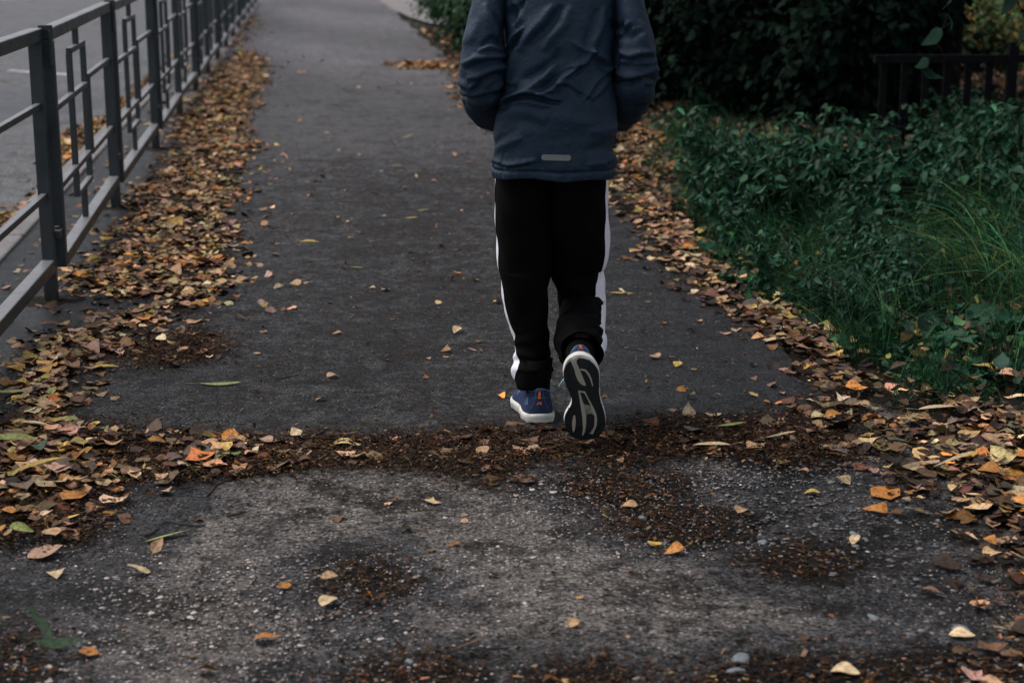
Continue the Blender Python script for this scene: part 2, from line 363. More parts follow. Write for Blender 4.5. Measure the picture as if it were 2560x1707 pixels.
# ------------------------------------------------------------ the pedestrian fence, one section after another
FEET = [(-1.42, 4.30), None, None, None, None, None, None, None, None, None, None]
FY = [4.22, 6.60, 8.91, 11.34, 13.50, 15.45, 17.37, 19.25, 21.3, 23.2, 25.2, 27.2, 29.4, 31.4, 33.4]
def motif(root, P, u, L, steel):
    """ornament of thin bars; P(s, z) gives a point of the section's plane"""
    t = .024
    s1, s2, s3, sm = .29 * L, .515 * L, .560 * L, .405 * L
    def bar(name, a, b, w=t, h=t, dx=0):
        mb = MB(); o = Vector((u[1], -u[0], 0)) * dx
        mb.box(P(*a) + o, P(*b) + o, w, h, up=(0, 0, 1)); return mb.build(name, steel, root, .002)
    bar('ornament_bar', (sm, .935), (sm, 1.022)); bar('ornament_bar', (sm, .182), (sm, .322))
    bar('ornament_bar', (s1 - t / 2, .935), (s2 + t / 2, .935), dx=.001); bar('ornament_bar', (s1 - t / 2, .322), (s2 + t / 2, .322), dx=.001)
    bar('ornament_bar', (s1, .310), (s1, .923)); bar('ornament_bar', (s2, .310), (s2, .923))
    bar('ornament_bar', (s3, .42), (s3, .79), dx=.002)
    bar('middle_rail', (.025, .750), (s2 - .012, .750), dx=.003); bar('middle_rail', (s3, .778), (L - .025, .778))
    bar('middle_rail', (.025, .440), (s2 - .012, .440), dx=.003); bar('middle_rail', (s3, .430), (L - .025, .430))
ORD = ['nearest', 'second', 'third', 'fourth', 'fifth', 'sixth', 'seventh', 'eighth', 'ninth', 'tenth', 'eleventh', 'twelfth', 'thirteenth', 'fourteenth']
for k in range(len(FY) - 1):
    y0, y1 = FY[k], FY[k + 1]
    f0 = Vector((fence_x(y0) + (-.055 if k == 0 else 0), y0, 0)); f1 = Vector((fence_x(y1), y1, 0))
    d = (f1 - f0).normalized(); side = Vector((d.y, -d.x, 0))
    jx = [.0, .03, .015, .02, -.01, .02, .0, .02, .01, -.01, .015, 0, .01, 0][k]
    h0 = f0 + d * .095 + side * jx; L = (f1 - h0).length; u = (f1 - h0).normalized()
    root = empty('fence_section', f1)
    lab = {0: 'nearest grey steel fence section, cut off by the left edge of the photo', 1: 'second grey steel fence section, its hanging end bracketed to the nearest foot post',
           2: 'third grey steel fence section along the kerb'}.get(k, ORD[k] + ' grey steel fence section from the camera, blurred along the kerb')
    tag(root, lab, 'fence', 'steel fence sections along the kerb')
    O = Vector(f1)
    def P(s, z, h0=h0, u=u, O=O): return h0 + u * s + Vector((0, 0, z)) - O
    sink = -.04
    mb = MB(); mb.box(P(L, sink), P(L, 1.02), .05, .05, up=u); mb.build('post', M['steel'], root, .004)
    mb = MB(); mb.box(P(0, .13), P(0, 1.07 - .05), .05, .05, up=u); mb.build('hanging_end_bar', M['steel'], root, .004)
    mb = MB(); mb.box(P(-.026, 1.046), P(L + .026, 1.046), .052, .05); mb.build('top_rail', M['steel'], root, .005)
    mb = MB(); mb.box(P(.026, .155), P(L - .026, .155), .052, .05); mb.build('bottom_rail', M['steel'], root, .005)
    if k > 0:
        s_ = Vector((side.x, side.y, 0))
        mb = MB()
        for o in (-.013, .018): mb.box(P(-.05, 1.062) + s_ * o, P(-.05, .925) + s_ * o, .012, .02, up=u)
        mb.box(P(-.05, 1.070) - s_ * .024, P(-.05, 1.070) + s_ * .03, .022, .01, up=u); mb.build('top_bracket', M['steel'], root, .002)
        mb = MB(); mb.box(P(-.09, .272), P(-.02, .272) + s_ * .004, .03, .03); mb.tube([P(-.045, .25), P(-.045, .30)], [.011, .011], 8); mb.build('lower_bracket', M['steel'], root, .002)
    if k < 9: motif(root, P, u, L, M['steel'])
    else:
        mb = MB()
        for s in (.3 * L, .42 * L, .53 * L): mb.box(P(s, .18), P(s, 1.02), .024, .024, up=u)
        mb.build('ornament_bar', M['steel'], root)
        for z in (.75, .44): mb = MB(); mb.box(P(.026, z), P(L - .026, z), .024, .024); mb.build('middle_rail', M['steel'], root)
    if 0 < k + 1 < 9:      # rough concrete footing round the foot post
        bm = bmesh.new(); n = 22; r_ = []
        for q, (rr, zz) in enumerate(((.032, .014), (.07, .013), (.11, .012), (.15, .0))):
            r_.append([bm.verts.new(Vector((math.cos(a) * rr * (1 + .22 * math.sin(a * 3 + k) + .1 * math.sin(a * 7 + k * 2)), math.sin(a) * rr * (1 + .2 * math.sin(a * 2 + k * 1.7)), zz + .004 * math.sin(a * 5 + q)))) for a in [2 * math.pi * i / n for i in range(n)]])
        for a_, b_ in zip(r_, r_[1:]):
            for i in range(n): bm.faces.new((a_[i], b_[i], b_[(i + 1) % n], a_[(i + 1) % n]))
        bm.faces.new(r_[0]); me = bpy.data.meshes.new('footing'); bm.to_mesh(me); bm.free(); link_mesh('footing', me, M['soil'], root, True)

# ------------------------------------------------------------ the walker
M['jacket'] = mat('slate_blue_shell_fabric', (.0130, .0270, .0480), .62, .22); g = N(M['jacket'])
M['jacket'].node_tree.nodes['Principled BSDF'].inputs['Sheen Weight'].default_value = .0
M['jacket'].node_tree.nodes['Principled BSDF'].inputs['Sheen Roughness'].default_value = .5
mp = g.n('ShaderNodeMapping'); mp.inputs['Scale'].default_value = (60, 60, 420); g.l(g.pos(), mp.inputs['Vector'])
weave = g.noise(1.0, 3, .7, vec=mp.outputs[0]); soft = g.noise(13, 5, .55)
g.set('Base Color', g.mix(1.0, (.0130, .0270, .0480), g.ramp(weave, [(.3, .72), (.7, 1.25)]), 'MULTIPLY'))
b1 = g.bump(soft, .6, .022); g.bump(weave, .15, .002, base=b1)
M['trousers'] = mat('black_tracksuit_fabric', (.0018, .0018, .0021), .82, .07)
M['stripe'] = mat('white_stripe_fabric', (.78, .77, .83), .75, .2); g = N(M['stripe']); g.bump(g.noise(70, 3), .3, .004)
M['reflect'] = mat('grey_reflective_tape', (.17, .18, .175), .45, .5)
M['skin'] = mat('skin', (.45, .28, .21), .55); M['hair'] = mat('brown_hair', (.03, .018, .012), .6)
M['foam'] = mat('white_midsole_foam', (.62, .6, .57), .6); g = N(M['foam'])
g.set('Base Color', g.mix(g.ramp(g.noise(34, 5, .7), [(.5, 0), (.72, .75)]), (.62, .6, .56), (.24, .2, .14)))
M['dirty_foam'] = mat('dirty_cream_foam', (.30, .275, .22), .7)
M['rubber'] = mat('black_outsole_rubber', (.006, .008, .010), .5, .4)
M['knit'] = mat('navy_knit_upper', (.016, .034, .11), .75, .3); g = N(M['knit'])
g.set('Base Color', g.mix(g.ramp(g.vor(420), [(.2, 0), (.6, 1)]), (.006, .011, .032), (.019, .036, .10))); g.bump(g.vor(420), .6, .002)
M['navy'] = mat('dark_navy_overlay', (.010, .020, .06), .5, .4)
M['piping'] = mat('steel_blue_piping', (.05, .10, .18), .5, .4)
M['orange'] = mat('orange_mark', (.9, .17, .02), .5)
M['lace'] = mat('pale_blue_lace', (.2, .42, .52), .7)

PY = 4.93
def W2(zx, zy, y): return Vector(V(1100 + zx / 3.4083, zy / 3.4083, y))       # jacket crop
def W3(zx, zy, y): return Vector(V(1180 + zx / 2.1775, 400 + zy / 2.1775, y))  # legs crop
person = empty('person', (.12, PY, 0))
tag(person, 'person walking away in a slate blue jacket and black white-striped trousers', 'person')
ORG = Vector(person.location)
def smooth_interp(t, ts, vs):
    t = np.asarray(t, float); ts = np.asarray(ts, float); vs = np.asarray(vs, float)
    k = np.clip(np.searchsorted(ts, t) - 1, 0, len(ts) - 2)
    m = np.gradient(vs, ts); h = ts[k + 1] - ts[k]; x = np.clip((t - ts[k]) / h, 0, 1)
    return (2*x**3-3*x**2+1) * vs[k] + (x**3-2*x**2+x) * h * m[k] + (-2*x**3+3*x**2) * vs[k+1] + (x**3-x**2) * h * m[k+1]

# folds of the jacket, drawn on the cloth: (points in crop pixels, width, height); plus = ridge towards the camera
FOLDS = [
 ([(640, 60), (600, 180)], 26, -9), ([(720, 20), (660, 130), (625, 200)], 22, -8), ([(690, 90), (650, 210)], 24, 6),
 ([(1040, 80), (960, 180), (840, 290), (780, 390)], 34, -9), ([(960, 60), (860, 190), (770, 300), (700, 420)], 42, 8), ([(1110, 90), (1050, 200), (960, 300), (900, 400)], 40, 7),
 ([(690, 290), (650, 370), (605, 430)], 18, -10), ([(700, 250), (640, 320), (600, 390)], 20, 8), ([(660, 410), (610, 520), (590, 640)], 30, 6),
 ([(1390, 90), (1345, 240), (1305, 430)], 34, 7), ([(1340, 110), (1290, 250), (1250, 380)], 34, -6), ([(1450, 190), (1500, 260)], 22, -7),
 ([(1300, 430), (1210, 540), (1120, 590), (1000, 690)], 26, 8), ([(1130, 360), (1220, 410), (1300, 440)], 24, 6), ([(1230, 560), (1140, 640)], 22, -8),
 ([(1300, 440), (1390, 510), (1460, 585)], 24, 7), ([(1280, 500), (1370, 570), (1430, 640)], 24, -6), ([(1020, 430), (980, 530), (960, 580)], 28, -6),
 ([(980, 550), (900, 650), (790, 745), (690, 800), (560, 835)], 28, 11), ([(960, 500), (860, 600), (760, 680), (640, 740)], 30, -7), ([(600, 690), (680, 720), (760, 700)], 30, 6),
 ([(1160, 600), (1050, 680), (950, 760), (840, 795)], 24, 10), ([(1120, 590), (1000, 670), (880, 745)], 18, -8),
 ([(1460, 590), (1370, 660), (1290, 750), (1220, 840)], 26, 9), ([(1440, 680), (1360, 760), (1290, 830)], 26, 7), ([(1400, 660), (1330, 730), (1270, 800)], 16, -7),
 ([(1040, 730), (1130, 760), (1200, 820), (1260, 840)], 24, -6), ([(1000, 710), (1090, 720), (1180, 780)], 22, 7),
 ([(520, 880), (610, 810), (740, 795), (880, 812), (1000, 850)], 20, 10), ([(600, 850), (720, 820), (860, 840), (1010, 885)], 18, -11), ([(640, 870), (780, 870), (930, 890)], 26, 6),
 ([(510, 930), (570, 900), (620, 840)], 20, -8), ([(500, 1000), (620, 930), (760, 960), (900, 1010)], 40, 4), ([(540, 1090), (700, 1050), (860, 1080)], 40, -3), ([(900, 960), (1050, 1020), (1250, 1040)], 44, 3),
 ([(500, 1230), (560, 1150), (640, 1110)], 30, -4), ([(480, 1290), (560, 1220), (680, 1190)], 34, 5), ([(1480, 1080), (1380, 1130), (1280, 1120)], 34, 4), ([(1440, 1200), (1360, 1260), (1250, 1280)], 36, -4),
 ([(470, 1370), (560, 1405), (700, 1400), (800, 1370)], 22, 6), ([(480, 1400), (580, 1430), (740, 1425)], 14, -6), ([(1470, 1340), (1380, 1390), (1260, 1400)], 26, 5),
 # left sleeve
 ([(470, 130), (520, 230), (545, 320)], 26, -7), ([(400, 60), (440, 200), (500, 300)], 40, 6), ([(515, 290), (545, 350), (570, 380)], 16, -9),
 ([(370, 390), (450, 345), (545, 375)], 22, -9), ([(340, 440), (420, 410), (520, 420)], 24, 7), ([(190, 540), (300, 495), (420, 505), (555, 475)], 22, 9), ([(230, 580), (320, 560), (430, 530), (555, 505)], 20, -10),
 ([(250, 660), (360, 640), (460, 590), (555, 560)], 24, 8), ([(300, 760), (370, 700), (450, 660), (550, 640)], 22, -9), ([(180, 690), (250, 740), (290, 715)], 24, 8),
 ([(180, 815), (260, 845), (420, 835), (540, 770)], 18, -13), ([(190, 775), (280, 800), (400, 795)], 22, 9), ([(420, 790), (480, 760), (540, 700)], 16, 7), ([(230, 920), (300, 1000), (370, 1110)], 30, 6),
 ([(200, 380), (260, 300), (300, 200)], 40, 5),
 # right sleeve
 ([(1545, 190), (1525, 270)], 18, -10), ([(1620, 220), (1560, 280), (1520, 320)], 22, -8), ([(1590, 190), (1560, 250)], 18, 7), ([(1720, 280), (1640, 310), (1540, 320)], 26, -5), ([(1700, 200), (1760, 330), (1790, 430)], 30, 5),
 ([(1520, 430), (1600, 480), (1700, 470), (1810, 450)], 24, 8), ([(1520, 480), (1620, 520), (1720, 505), (1810, 500)], 20, -9), ([(1540, 545), (1650, 560), (1760, 590)], 22, -8), ([(1520, 510), (1620, 540), (1720, 545), (1820, 530)], 16, 7),
 ([(1500, 610), (1600, 650), (1740, 640), (1840, 590)], 24, 9), ([(1490, 700), (1600, 720), (1720, 690), (1830, 680)], 20, -12), ([(1730, 690), (1790, 720), (1810, 690)], 14, 7),
 ([(1500, 880), (1580, 930), (1640, 950)], 24, 7), ([(1520, 960), (1640, 960), (1740, 900)], 26, -7), ([(1510, 300), (1495, 500), (1490, 700)], 18, -8)]
_FP = [(np.array(p, float), w * 1.15, h) for p, w, h in FOLDS]
def fold_height(P):
    """P: (n,3) world points; height in metres"""
    D = P - np.array([0, 0, CAM_H]); dep = D[:, 1] * cP - D[:, 2] * sP
    px = 1280 + FPX * D[:, 0] / dep; py = 853.5 - FPX * (D[:, 1] * sP + D[:, 2] * cP) / dep
    q = np.stack([(px - 1100) * 3.4083, py * 3.4083], 1); H = np.zeros(len(P))
    # a gentle warp keeps the strokes from looking ruled
    q = q + np.stack([9 * np.sin(q[:, 1] / 47), 8 * np.sin(q[:, 0] / 53)], 1)
    for pts, w, h in _FP:
        lo, hi = pts.min(0) - 3 * w, pts.max(0) + 3 * w
        s = np.where(((q > lo) & (q < hi)).all(1))[0]
        if not len(s): continue
        x = q[s]; best = np.full(len(s), 1e9); tt = np.zeros(len(s)); tot = np.hypot(*np.diff(pts, axis=0).T).sum(); acc = 0
        for a, b in zip(pts[:-1], pts[1:]):
            ab = b - a; ln = np.hypot(*ab); t = np.clip(((x - a) @ ab) / (ln * ln), 0, 1)
            d = np.hypot(*(x - a - t[:, None] * ab).T); m_ = d < best
            best[m_] = d[m_]; tt[m_] = ((acc + t * ln) / tot)[m_]; acc += ln
        ww = w * (.62 + .55 * np.sin(np.pi * np.clip(tt, 0, 1)))
        H[s] += h * .001 * 1.65 * np.exp(-(best / ww) ** 2) * (.35 + .65 * np.sin(np.pi * np.clip(.12 + .76 * tt, 0, 1)))
    return H
def loft(centers, rx, ry, n, power=2.0, lat=None, start=0.0):
    """rings round a path; rx sideways, ry front/back. returns (k,n,3) points and outward normals"""
    C = np.array([list(c) for c in centers], float); k = len(C); T = np.gradient(C, axis=0); T /= np.linalg.norm(T, axis=1)[:, None]
    A = np.zeros((k, 3)); B = np.zeros((k, 3))
    for i in range(k):
        l = np.array([1.0, 0, 0]) if lat is None else lat[i]
        a = l - T[i] * (l @ T[i]); a /= np.linalg.norm(a); A[i] = a; B[i] = np.cross(T[i], a)
    th = 2 * np.pi * np.arange(n) / n + start
    c = np.sign(np.cos(th)) * np.abs(np.cos(th)) ** (2 / power); s = np.sign(np.sin(th)) * np.abs(np.sin(th)) ** (2 / power)
    off = A[:, None] * (np.asarray(rx)[:, None] * c)[..., None] + B[:, None] * (np.asarray(ry)[:, None] * s)[..., None]
    return C[:, None] + off, off / np.linalg.norm(off, axis=2, keepdims=True)
def grid_faces(k, n, close=True, base=0):
    i = np.arange(k * n).reshape(k, n) + base
    j = np.roll(i, -1, 1) if close else i[:, 1:]; i0 = i if close else i[:, :-1]
    return np.stack([i0[:-1], j[:-1], j[1:], i0[1:]], -1).reshape(-1, 4)
def seg_path(knots, n):
    K = np.array([list(p) for p in knots], float); t = np.concatenate([[0], np.cumsum(np.linalg.norm(np.diff(K[:, :3], axis=0), axis=1))])
    u = np.linspace(0, t[-1], n); return u / t[-1], np.stack([smooth_interp(u, t, K[:, i]) for i in range(K.shape[1])], 1)

# --- jacket torso: silhouette from the photo at the plane of the back
TB = [(1500, 458, 1472), (1440, 450, 1486), (1360, 456, 1490), (1250, 476, 1462), (1130, 462, 1500), (1000, 480, 1500), (850, 520, 1490), (640, 548, 1470), (400, 560, 1480), (200, 552, 1490), (0, 530, 1510),
      (-150, 470, 1560), (-300, 400, 1640), (-420, 420, 1620), (-500, 620, 1420), (-560, 800, 1240)]
ring = []
for (zy, xl, xr) in TB:
    a, b = W2(xl, zy, PY), W2(xr, zy, PY); z = a.z
    ring.append(((a.x + b.x) / 2, z, (b.x - a.x) / 2))
rz = [r[1] for r in ring]
zt = np.linspace(rz[0], rz[-1], 250)
cx = smooth_interp(zt, rz, [r[0] for r in ring]); rxx = smooth_interp(zt, rz, [r[2] for r in ring])
dep = smooth_interp(zt, [rz[0], .85, 1.0, 1.2, 1.33, rz[-1] - .04, rz[-1]], [.135, .128, .118, .125, .12, .085, .07])
lean = smooth_interp(zt, [rz[0], 1.0, 1.35, rz[-1]], [0.01, .0, .075, .12])
NT = 260; KT = len(zt)
th = 2 * np.pi * np.arange(NT) / NT
pw = 2.5
cc = np.sign(np.cos(th)) * np.abs(np.cos(th)) ** (2 / pw); ss = np.sign(np.sin(th)) * np.abs(np.sin(th)) ** (2 / pw)
X = cx[:, None] + rxx[:, None] * cc; Yb = PY + lean[:, None] + dep[:, None] * ss; Z = np.repeat(zt[:, None], NT, 1)
P_ = np.stack([X, Yb, Z], -1); nrm = np.stack([cc / rxx.mean() * np.ones_like(X), ss / dep.mean() * np.ones_like(X), 0 * X], -1); nrm /= np.linalg.norm(nrm, axis=2, keepdims=True)
back = np.clip(-nrm[..., 1] * 1.6, 0, 1)
H = fold_height(P_.reshape(-1, 3)).reshape(KT, NT) * back
# horizontal stitched channel above the hem, puckered hem band, uneven hem line
hz = zt[0]
pk = np.sin(th * 23) * .5 + np.sin(th * 41 + 1) * .35 + np.sin(th * 9 + 2) * .6
chan = np.exp(-((Z - hz - .026) / .0035) ** 2); band = np.exp(-((Z - hz - .011) / .012) ** 4)
H = H - .007 * chan + .0022 * pk[None] * band + .003 * band + .003 * (1 - np.exp(-((Z - hz) / .03) ** 2)) + .0035 * pk[None] * np.exp(-((Z - hz - .045) / .02) ** 2)
for (f1, f2, f3, am) in ((31, 17, 23, .0012), (63, 40, 29, .0007)):
    H += am * (np.sin(X * f1 + np.sin(Z * f2) * 1.6) * np.sin(Z * f3 + X * f2))
P_ = P_ + nrm * H[..., None]
P_[:, :, 2] += (.006 * np.sin(X * 9 + 1) + .004 * np.sin(X * 33)) * np.exp(-((Z - hz) / .03) ** 2)
V_all = [P_.reshape(-1, 3)]; F_all = [grid_faces(KT, NT)]
inner = P_[0].copy(); inn = inner + np.array([0, 0, .10]); inn[:, :2] = np.array([cx[0], PY + lean[0]]) + (inner[:, :2] - np.array([cx[0], PY + lean[0]])) * .95
lip = inner.copy(); lip[:, :2] = np.array([cx[0], PY + lean[0]]) + (inner[:, :2] - np.array([cx[0], PY + lean[0]])) * .975; lip[:, 2] -= .002
b0 = KT * NT; V_all += [lip, inn]; ri = np.arange(NT); rj = (ri + 1) % NT
F_all += [np.stack([ri, b0 + ri, b0 + rj, rj], 1), np.stack([b0 + ri, b0 + NT + ri, b0 + NT + rj, b0 + rj], 1)]
nv = b0 + 2 * NT
# --- sleeves (upper arm, elbow, forearm reaching forward into the pocket)
def sleeve(pts):
    """pts: (crop x, crop y, depth y, rx in crop px, r depth m)"""
    K = []
    for (zx, zy, y, r, rd) in pts:
        c = W2(zx, zy, y); e = W2(zx + r, zy, y); K.append((c.x, c.y, c.z, abs(e.x - c.x), rd))
    return K
LS = sleeve([(560, -330, 5.02, 150, .075), (500, -200, 4.99, 165, .08), (445, -60, 4.955, 150, .078), (408, 90, 4.93, 150, .076), (388, 250, 4.91, 163, .074), (374, 420, 4.895, 184, .072), (364, 570, 4.89, 196, .07), (362, 700, 4.91, 190, .068),
             (368, 800, 4.955, 178, .062), (385, 880, 5.01, 150, .057), (420, 945, 5.07, 118, .052), (470, 990, 5.13, 100, .048), (540, 1020, 5.17, 80, .04)])
RS = sleeve([(1470, -330, 5.02, 150, .075), (1530, -200, 4.99, 165, .08), (1580, -60, 4.955, 140, .078), (1612, 90, 4.93, 138, .076), (1640, 250, 4.91, 152, .074), (1660, 420, 4.895, 176, .072), (1668, 570, 4.89, 188, .07), (1660, 700, 4.91, 184, .068),
             (1640, 800, 4.955, 172, .062), (1612, 880, 5.01, 150, .057), (1576, 945, 5.07, 125, .052), (1530, 990, 5.13, 110, .048), (1450, 1020, 5.17, 80, .04)])
for K, sg in ((LS, 1), (RS, -1)):
    KS, NS = 190, 130; t, Q = seg_path(K, KS)
    Pp, nn = loft(Q[:, :3], Q[:, 3], Q[:, 4], NS, 2.1)
    bk = np.clip(-nn[..., 1] * 1.7 + .35, 0, 1)
    Hs = fold_height(Pp.reshape(-1, 3)).reshape(KS, NS) * bk
    ang = (2 * np.pi * np.arange(NS) / NS)[None]; tt = t[:, None]
    Hs += .0035 * np.sin(tt * 55 + 1.5 * np.sin(ang * 2 + sg) + ang) * np.exp(-((tt - .62) / .16) ** 2) + .0012 * np.sin(ang * 5 + tt * 37)
    Pp = Pp + nn * Hs[..., None]
    V_all.append(Pp.reshape(-1, 3)); F_all.append(grid_faces(KS, NS, base=nv)); nv += KS * NS
jacket = quads('jacket', np.concatenate(V_all) - np.array(ORG), np.concatenate(F_all), M['jacket'], person, True)
# reflective strip sewn above the hem: a rounded strip that follows the back
KB = P_[:, :, :]
def on_back(zx, zy, off=.0022):
    tgt = W2(zx, zy, PY - .13); d2 = (KB[:, :, 0] - tgt.x) ** 2 + (KB[:, :, 2] - tgt.z) ** 2 + (KB[:, :, 1] > PY + .03) * 9
    i = np.argsort(d2.ravel())[:4]; w = 1 / (d2.ravel()[i] + 1e-7); y = (KB[:, :, 1].ravel()[i] * w).sum() / w.sum()
    return Vector((tgt.x, y - off, tgt.z)) - ORG
vs, fs = [], []; nn_ = 40
for i in range(nn_ + 1):
    x = 862 + 256 * i / nn_; e = min(x - 862, 1118 - x); r = 25; hh = r * math.sqrt(max(0, 1 - max(0, (r - e) / r) ** 2)) if e < r else r
    yc = 1344 + (x - 990) * .02
    for q in (-1, -.33, .33, 1): vs.append(on_back(x, yc + q * max(hh, .5)))
ys_ = np.array([v.y for v in vs]).reshape(-1, 4); ys_[:] = np.convolve(np.pad(ys_.mean(1), 3, 'edge'), np.ones(7) / 7, 'valid')[:, None] - .002
for i, v in enumerate(vs): v.y = ys_[i // 4, i % 4]
for i in range(nn_):
    for q in range(3): fs.append((i*4+q, i*4+q+1, i*4+q+5, i*4+q+4))
raw('reflective_strip', vs, fs, M['reflect'], jacket)

# --- trousers: two legs lofted down from the waist, hems bunched over the shoes
def leg(rows, nring=110, k=170):
    """rows: crop y, left x, right x, depth y, depth radius"""
    K = []
    for (zy, xl, xr, y, rd) in rows:
        a, b = W3(xl, zy, y), W3(xr, zy, y); K.append(((a.x + b.x) / 2, y, a.z, (b.x - a.x) / 2, rd))
    t, Q = seg_path(K, k); Pp, nn = loft(Q[:, :3], Q[:, 3], Q[:, 4], nring, 2.15)
    ang = (2 * np.pi * np.arange(nring) / nring)[None]; tt = t[:, None]
    H = .003 * np.sin(tt * 26 + 2 * np.sin(ang + 1) + np.sin(ang * 3)) * np.exp(-((tt - .60) / .16) ** 2) + .003 * np.sin(tt * 15 + ang * 2) * (tt < .5) + .0025 * np.sin(tt * 33 + 2 * np.sin(ang + 1)) * tt + .0036 * np.sin(tt * 95 + 1.8 * np.sin(ang * 1 + .6) + .9 * np.sin(ang * 3)) * np.clip((tt - .72) / .2, 0, 1) + .0015 * np.sin(ang * 7 + tt * 40)
    Pp = Pp + nn * H[..., None]; return t, Pp, nn, Q
LL = [(-40, 150, 440, 4.985, .105), (90, 141, 446, 4.985, .108), (250, 126, 446, 4.985, .108), (400, 130, 440, 4.985, .10), (520, 141, 435, 4.985, .094), (600, 151, 430, 4.985, .09), (680, 165, 419, 4.985, .086), (760, 176, 416, 4.985, .083), (830, 185, 414, 4.985, .08),
      (900, 208, 411, 4.985, .077), (960, 230, 420, 4.98, .074), (1010, 240, 426, 4.975, .073), (1080, 236, 430, 4.97, .074), (1140, 218, 436, 4.965, .077), (1182, 224, 432, 4.96, .078), (1214, 248, 420, 4.96, .07)]
RL = [(-40, 385, 735, 4.99, .105), (90, 390, 735, 4.995, .108), (250, 395, 735, 5.00, .108), (350, 400, 750, 5.01, .105), (430, 404, 750, 5.02, .10), (500, 410, 741, 5.03, .096), (575, 420, 702, 5.04, .09), (635, 445, 710, 5.045, .087), (680, 462, 722, 5.05, .085), (740, 470, 726, 5.05, .083),
      (800, 476, 725, 5.04, .08), (860, 474, 720, 4.99, .078), (915, 465, 716, 4.94, .076), (960, 454, 721, 4.89, .075), (1000, 456, 722, 4.85, .074), (1030, 468, 718, 4.815, .070), (1052, 484, 708, 4.79, .064)]
tl, PL, nL, QL = leg(LL); tr, PR, nR, QR = leg(RL)
def lidded(Pp, base):
    k, n, _ = Pp.shape; inner = Pp[-1] + (Pp[-1].mean(0) - Pp[-1]) * .08; up = inner + (Pp[-8] - Pp[-1]).mean(0); cap = Pp[-8].mean(0)[None]
    V_ = np.concatenate([Pp.reshape(-1, 3), inner, up]); F_ = [grid_faces(k, n)]; i = np.arange(n); j = (i + 1) % n; b = (k - 1) * n
    F_.append(np.stack([b + i, b + n + i, b + n + j, b + j], 1)); F_.append(np.stack([b + n + i, b + 2*n + i, b + 2*n + j, b + n + j], 1))
    return V_, np.concatenate(F_) + base
va, fa = lidded(PL, 0); vb, fb = lidded(PR, len(va))
trousers = quads('trousers', np.concatenate([va, vb]) - np.array(ORG), np.concatenate([fa, fb]), M['trousers'], person, True)
def stripe(Pp, nn, Q, rows, side, front=35):
    """rows: (crop y, inner visible x or None) ; side -1 left, +1 right"""
    k, n, _ = Pp.shape; zs = [W3(0, r[0], 4.95).z for r in rows][::-1]; xin = [W3(r[1], r[0], 4.95).x for r in rows][::-1]
    vs, fs = [], []; m_ = 7
    for i in range(k):
        z = Q[i, 2]; zq = min(max(z, zs[0]), zs[-1]); xi = float(np.interp(zq, zs, xin))
        c = np.clip((xi - Q[i, 0]) / Q[i, 3] * side, -1, .9995); a = math.acos(abs(c) ** 1.07 * np.sign(c))
        # angle 0 = +x side; back of the leg is the side whose normal.y < 0
        for q in range(m_):
            b = -a + (a + R(front)) * q / (m_ - 1)
            want = np.array([side * math.cos(b), math.sin(b)])
            sc_ = nn[i, :, 0] * want[0] + nn[i, :, 1] * want[1]; j = int(np.argmax(sc_)); j2 = (j + 1) % n; j0 = (j - 1) % n
            jn = j2 if sc_[j2] > sc_[j0] else j0; w = .5 * (1 - np.clip((sc_[j] - sc_[jn]) / (1 - math.cos(2 * math.pi / n) + 1e-9) , 0, 1))
            p = Pp[i, j] * (1 - w) + Pp[i, jn] * w; vs.append(p + nn[i, j] * .0022)
    for i in range(k - 1):
        for q in range(m_ - 1): fs.append((i*m_+q, i*m_+q+1, (i+1)*m_+q+1, (i+1)*m_+q))
    o = raw('side_stripe', np.array(vs) - np.array(ORG), fs, M['stripe'], trousers, True); return o
stripe(PL, nL, QL, [(90, 144), (250, 129), (400, 133), (560, 150), (660, 166), (700, 176), (800, 192), (880, 218), (930, 240), (970, 240), (990, 234), (1040, 236), (1060, 258), (1100, 265), (1140, 262), (1180, 236), (1200, 224)], -1)
stripe(PR, nR, QR, [(90, 714), (200, 716), (290, 731), (350, 718), (430, 718), (520, 708), (580, 700), (620, 708), (650, 700), (690, 668), (750, 672), (820, 660), (880, 644), (950, 628), (990, 640), (1030, 650), (1080, 664)], 1)

# --- shoes
def ring_outline(n=72):
    """sole outline traced from the photo's lifted foot (right shoe seen from below): x to the viewer's right, y heel->toe"""
    pts = [(1150, 250), (1260, 272), (1335, 335), (1390, 430), (1412, 520), (1420, 640), (1424, 760), (1450, 880), (1500, 1000), (1535, 1110), (1545, 1210), (1525, 1320), (1475, 1400), (1390, 1450), (1260, 1475), (1150, 1462),
           (1060, 1415), (1005, 1310), (968, 1190), (985, 1090), (1045, 1000), (1068, 930), (1050, 850), (1000, 760), (955, 670), (922, 560), (918, 450), (945, 360), (1010, 290), (1080, 258)]
    return [sole_uv(*p) for p in pts]
SOLE_ROT = math.atan2(95, 1225); KPX = 1 / (5.6 * 860)
def sole_uv(zx, zy):
    x, y = (zx - 1175) * KPX, (zy - 250) * KPX * 1.02
    c_, s_ = math.cos(SOLE_ROT), math.sin(SOLE_ROT); return (x * c_ - y * s_, x * s_ + y * c_)
OUT = ring_outline(); NO = 96
_o = np.array(OUT); _o2 = np.vstack([_o, _o[:1]]); _l = np.concatenate([[0], np.cumsum(np.hypot(*np.diff(_o2, axis=0).T))])
_u = np.linspace(0, _l[-1], NO + 1)[:-1]
OUTL = np.stack([np.interp(_u, _l, _o2[:, 0]), np.interp(_u, _l, _o2[:, 1])], 1)
for _ in range(3): OUTL = (np.roll(OUTL, 1, 0) + 2 * OUTL + np.roll(OUTL, -1, 0)) / 4
LEN = OUTL[:, 1].max()
ctr = np.array([OUTL[:, 0].mean(), LEN * .5])
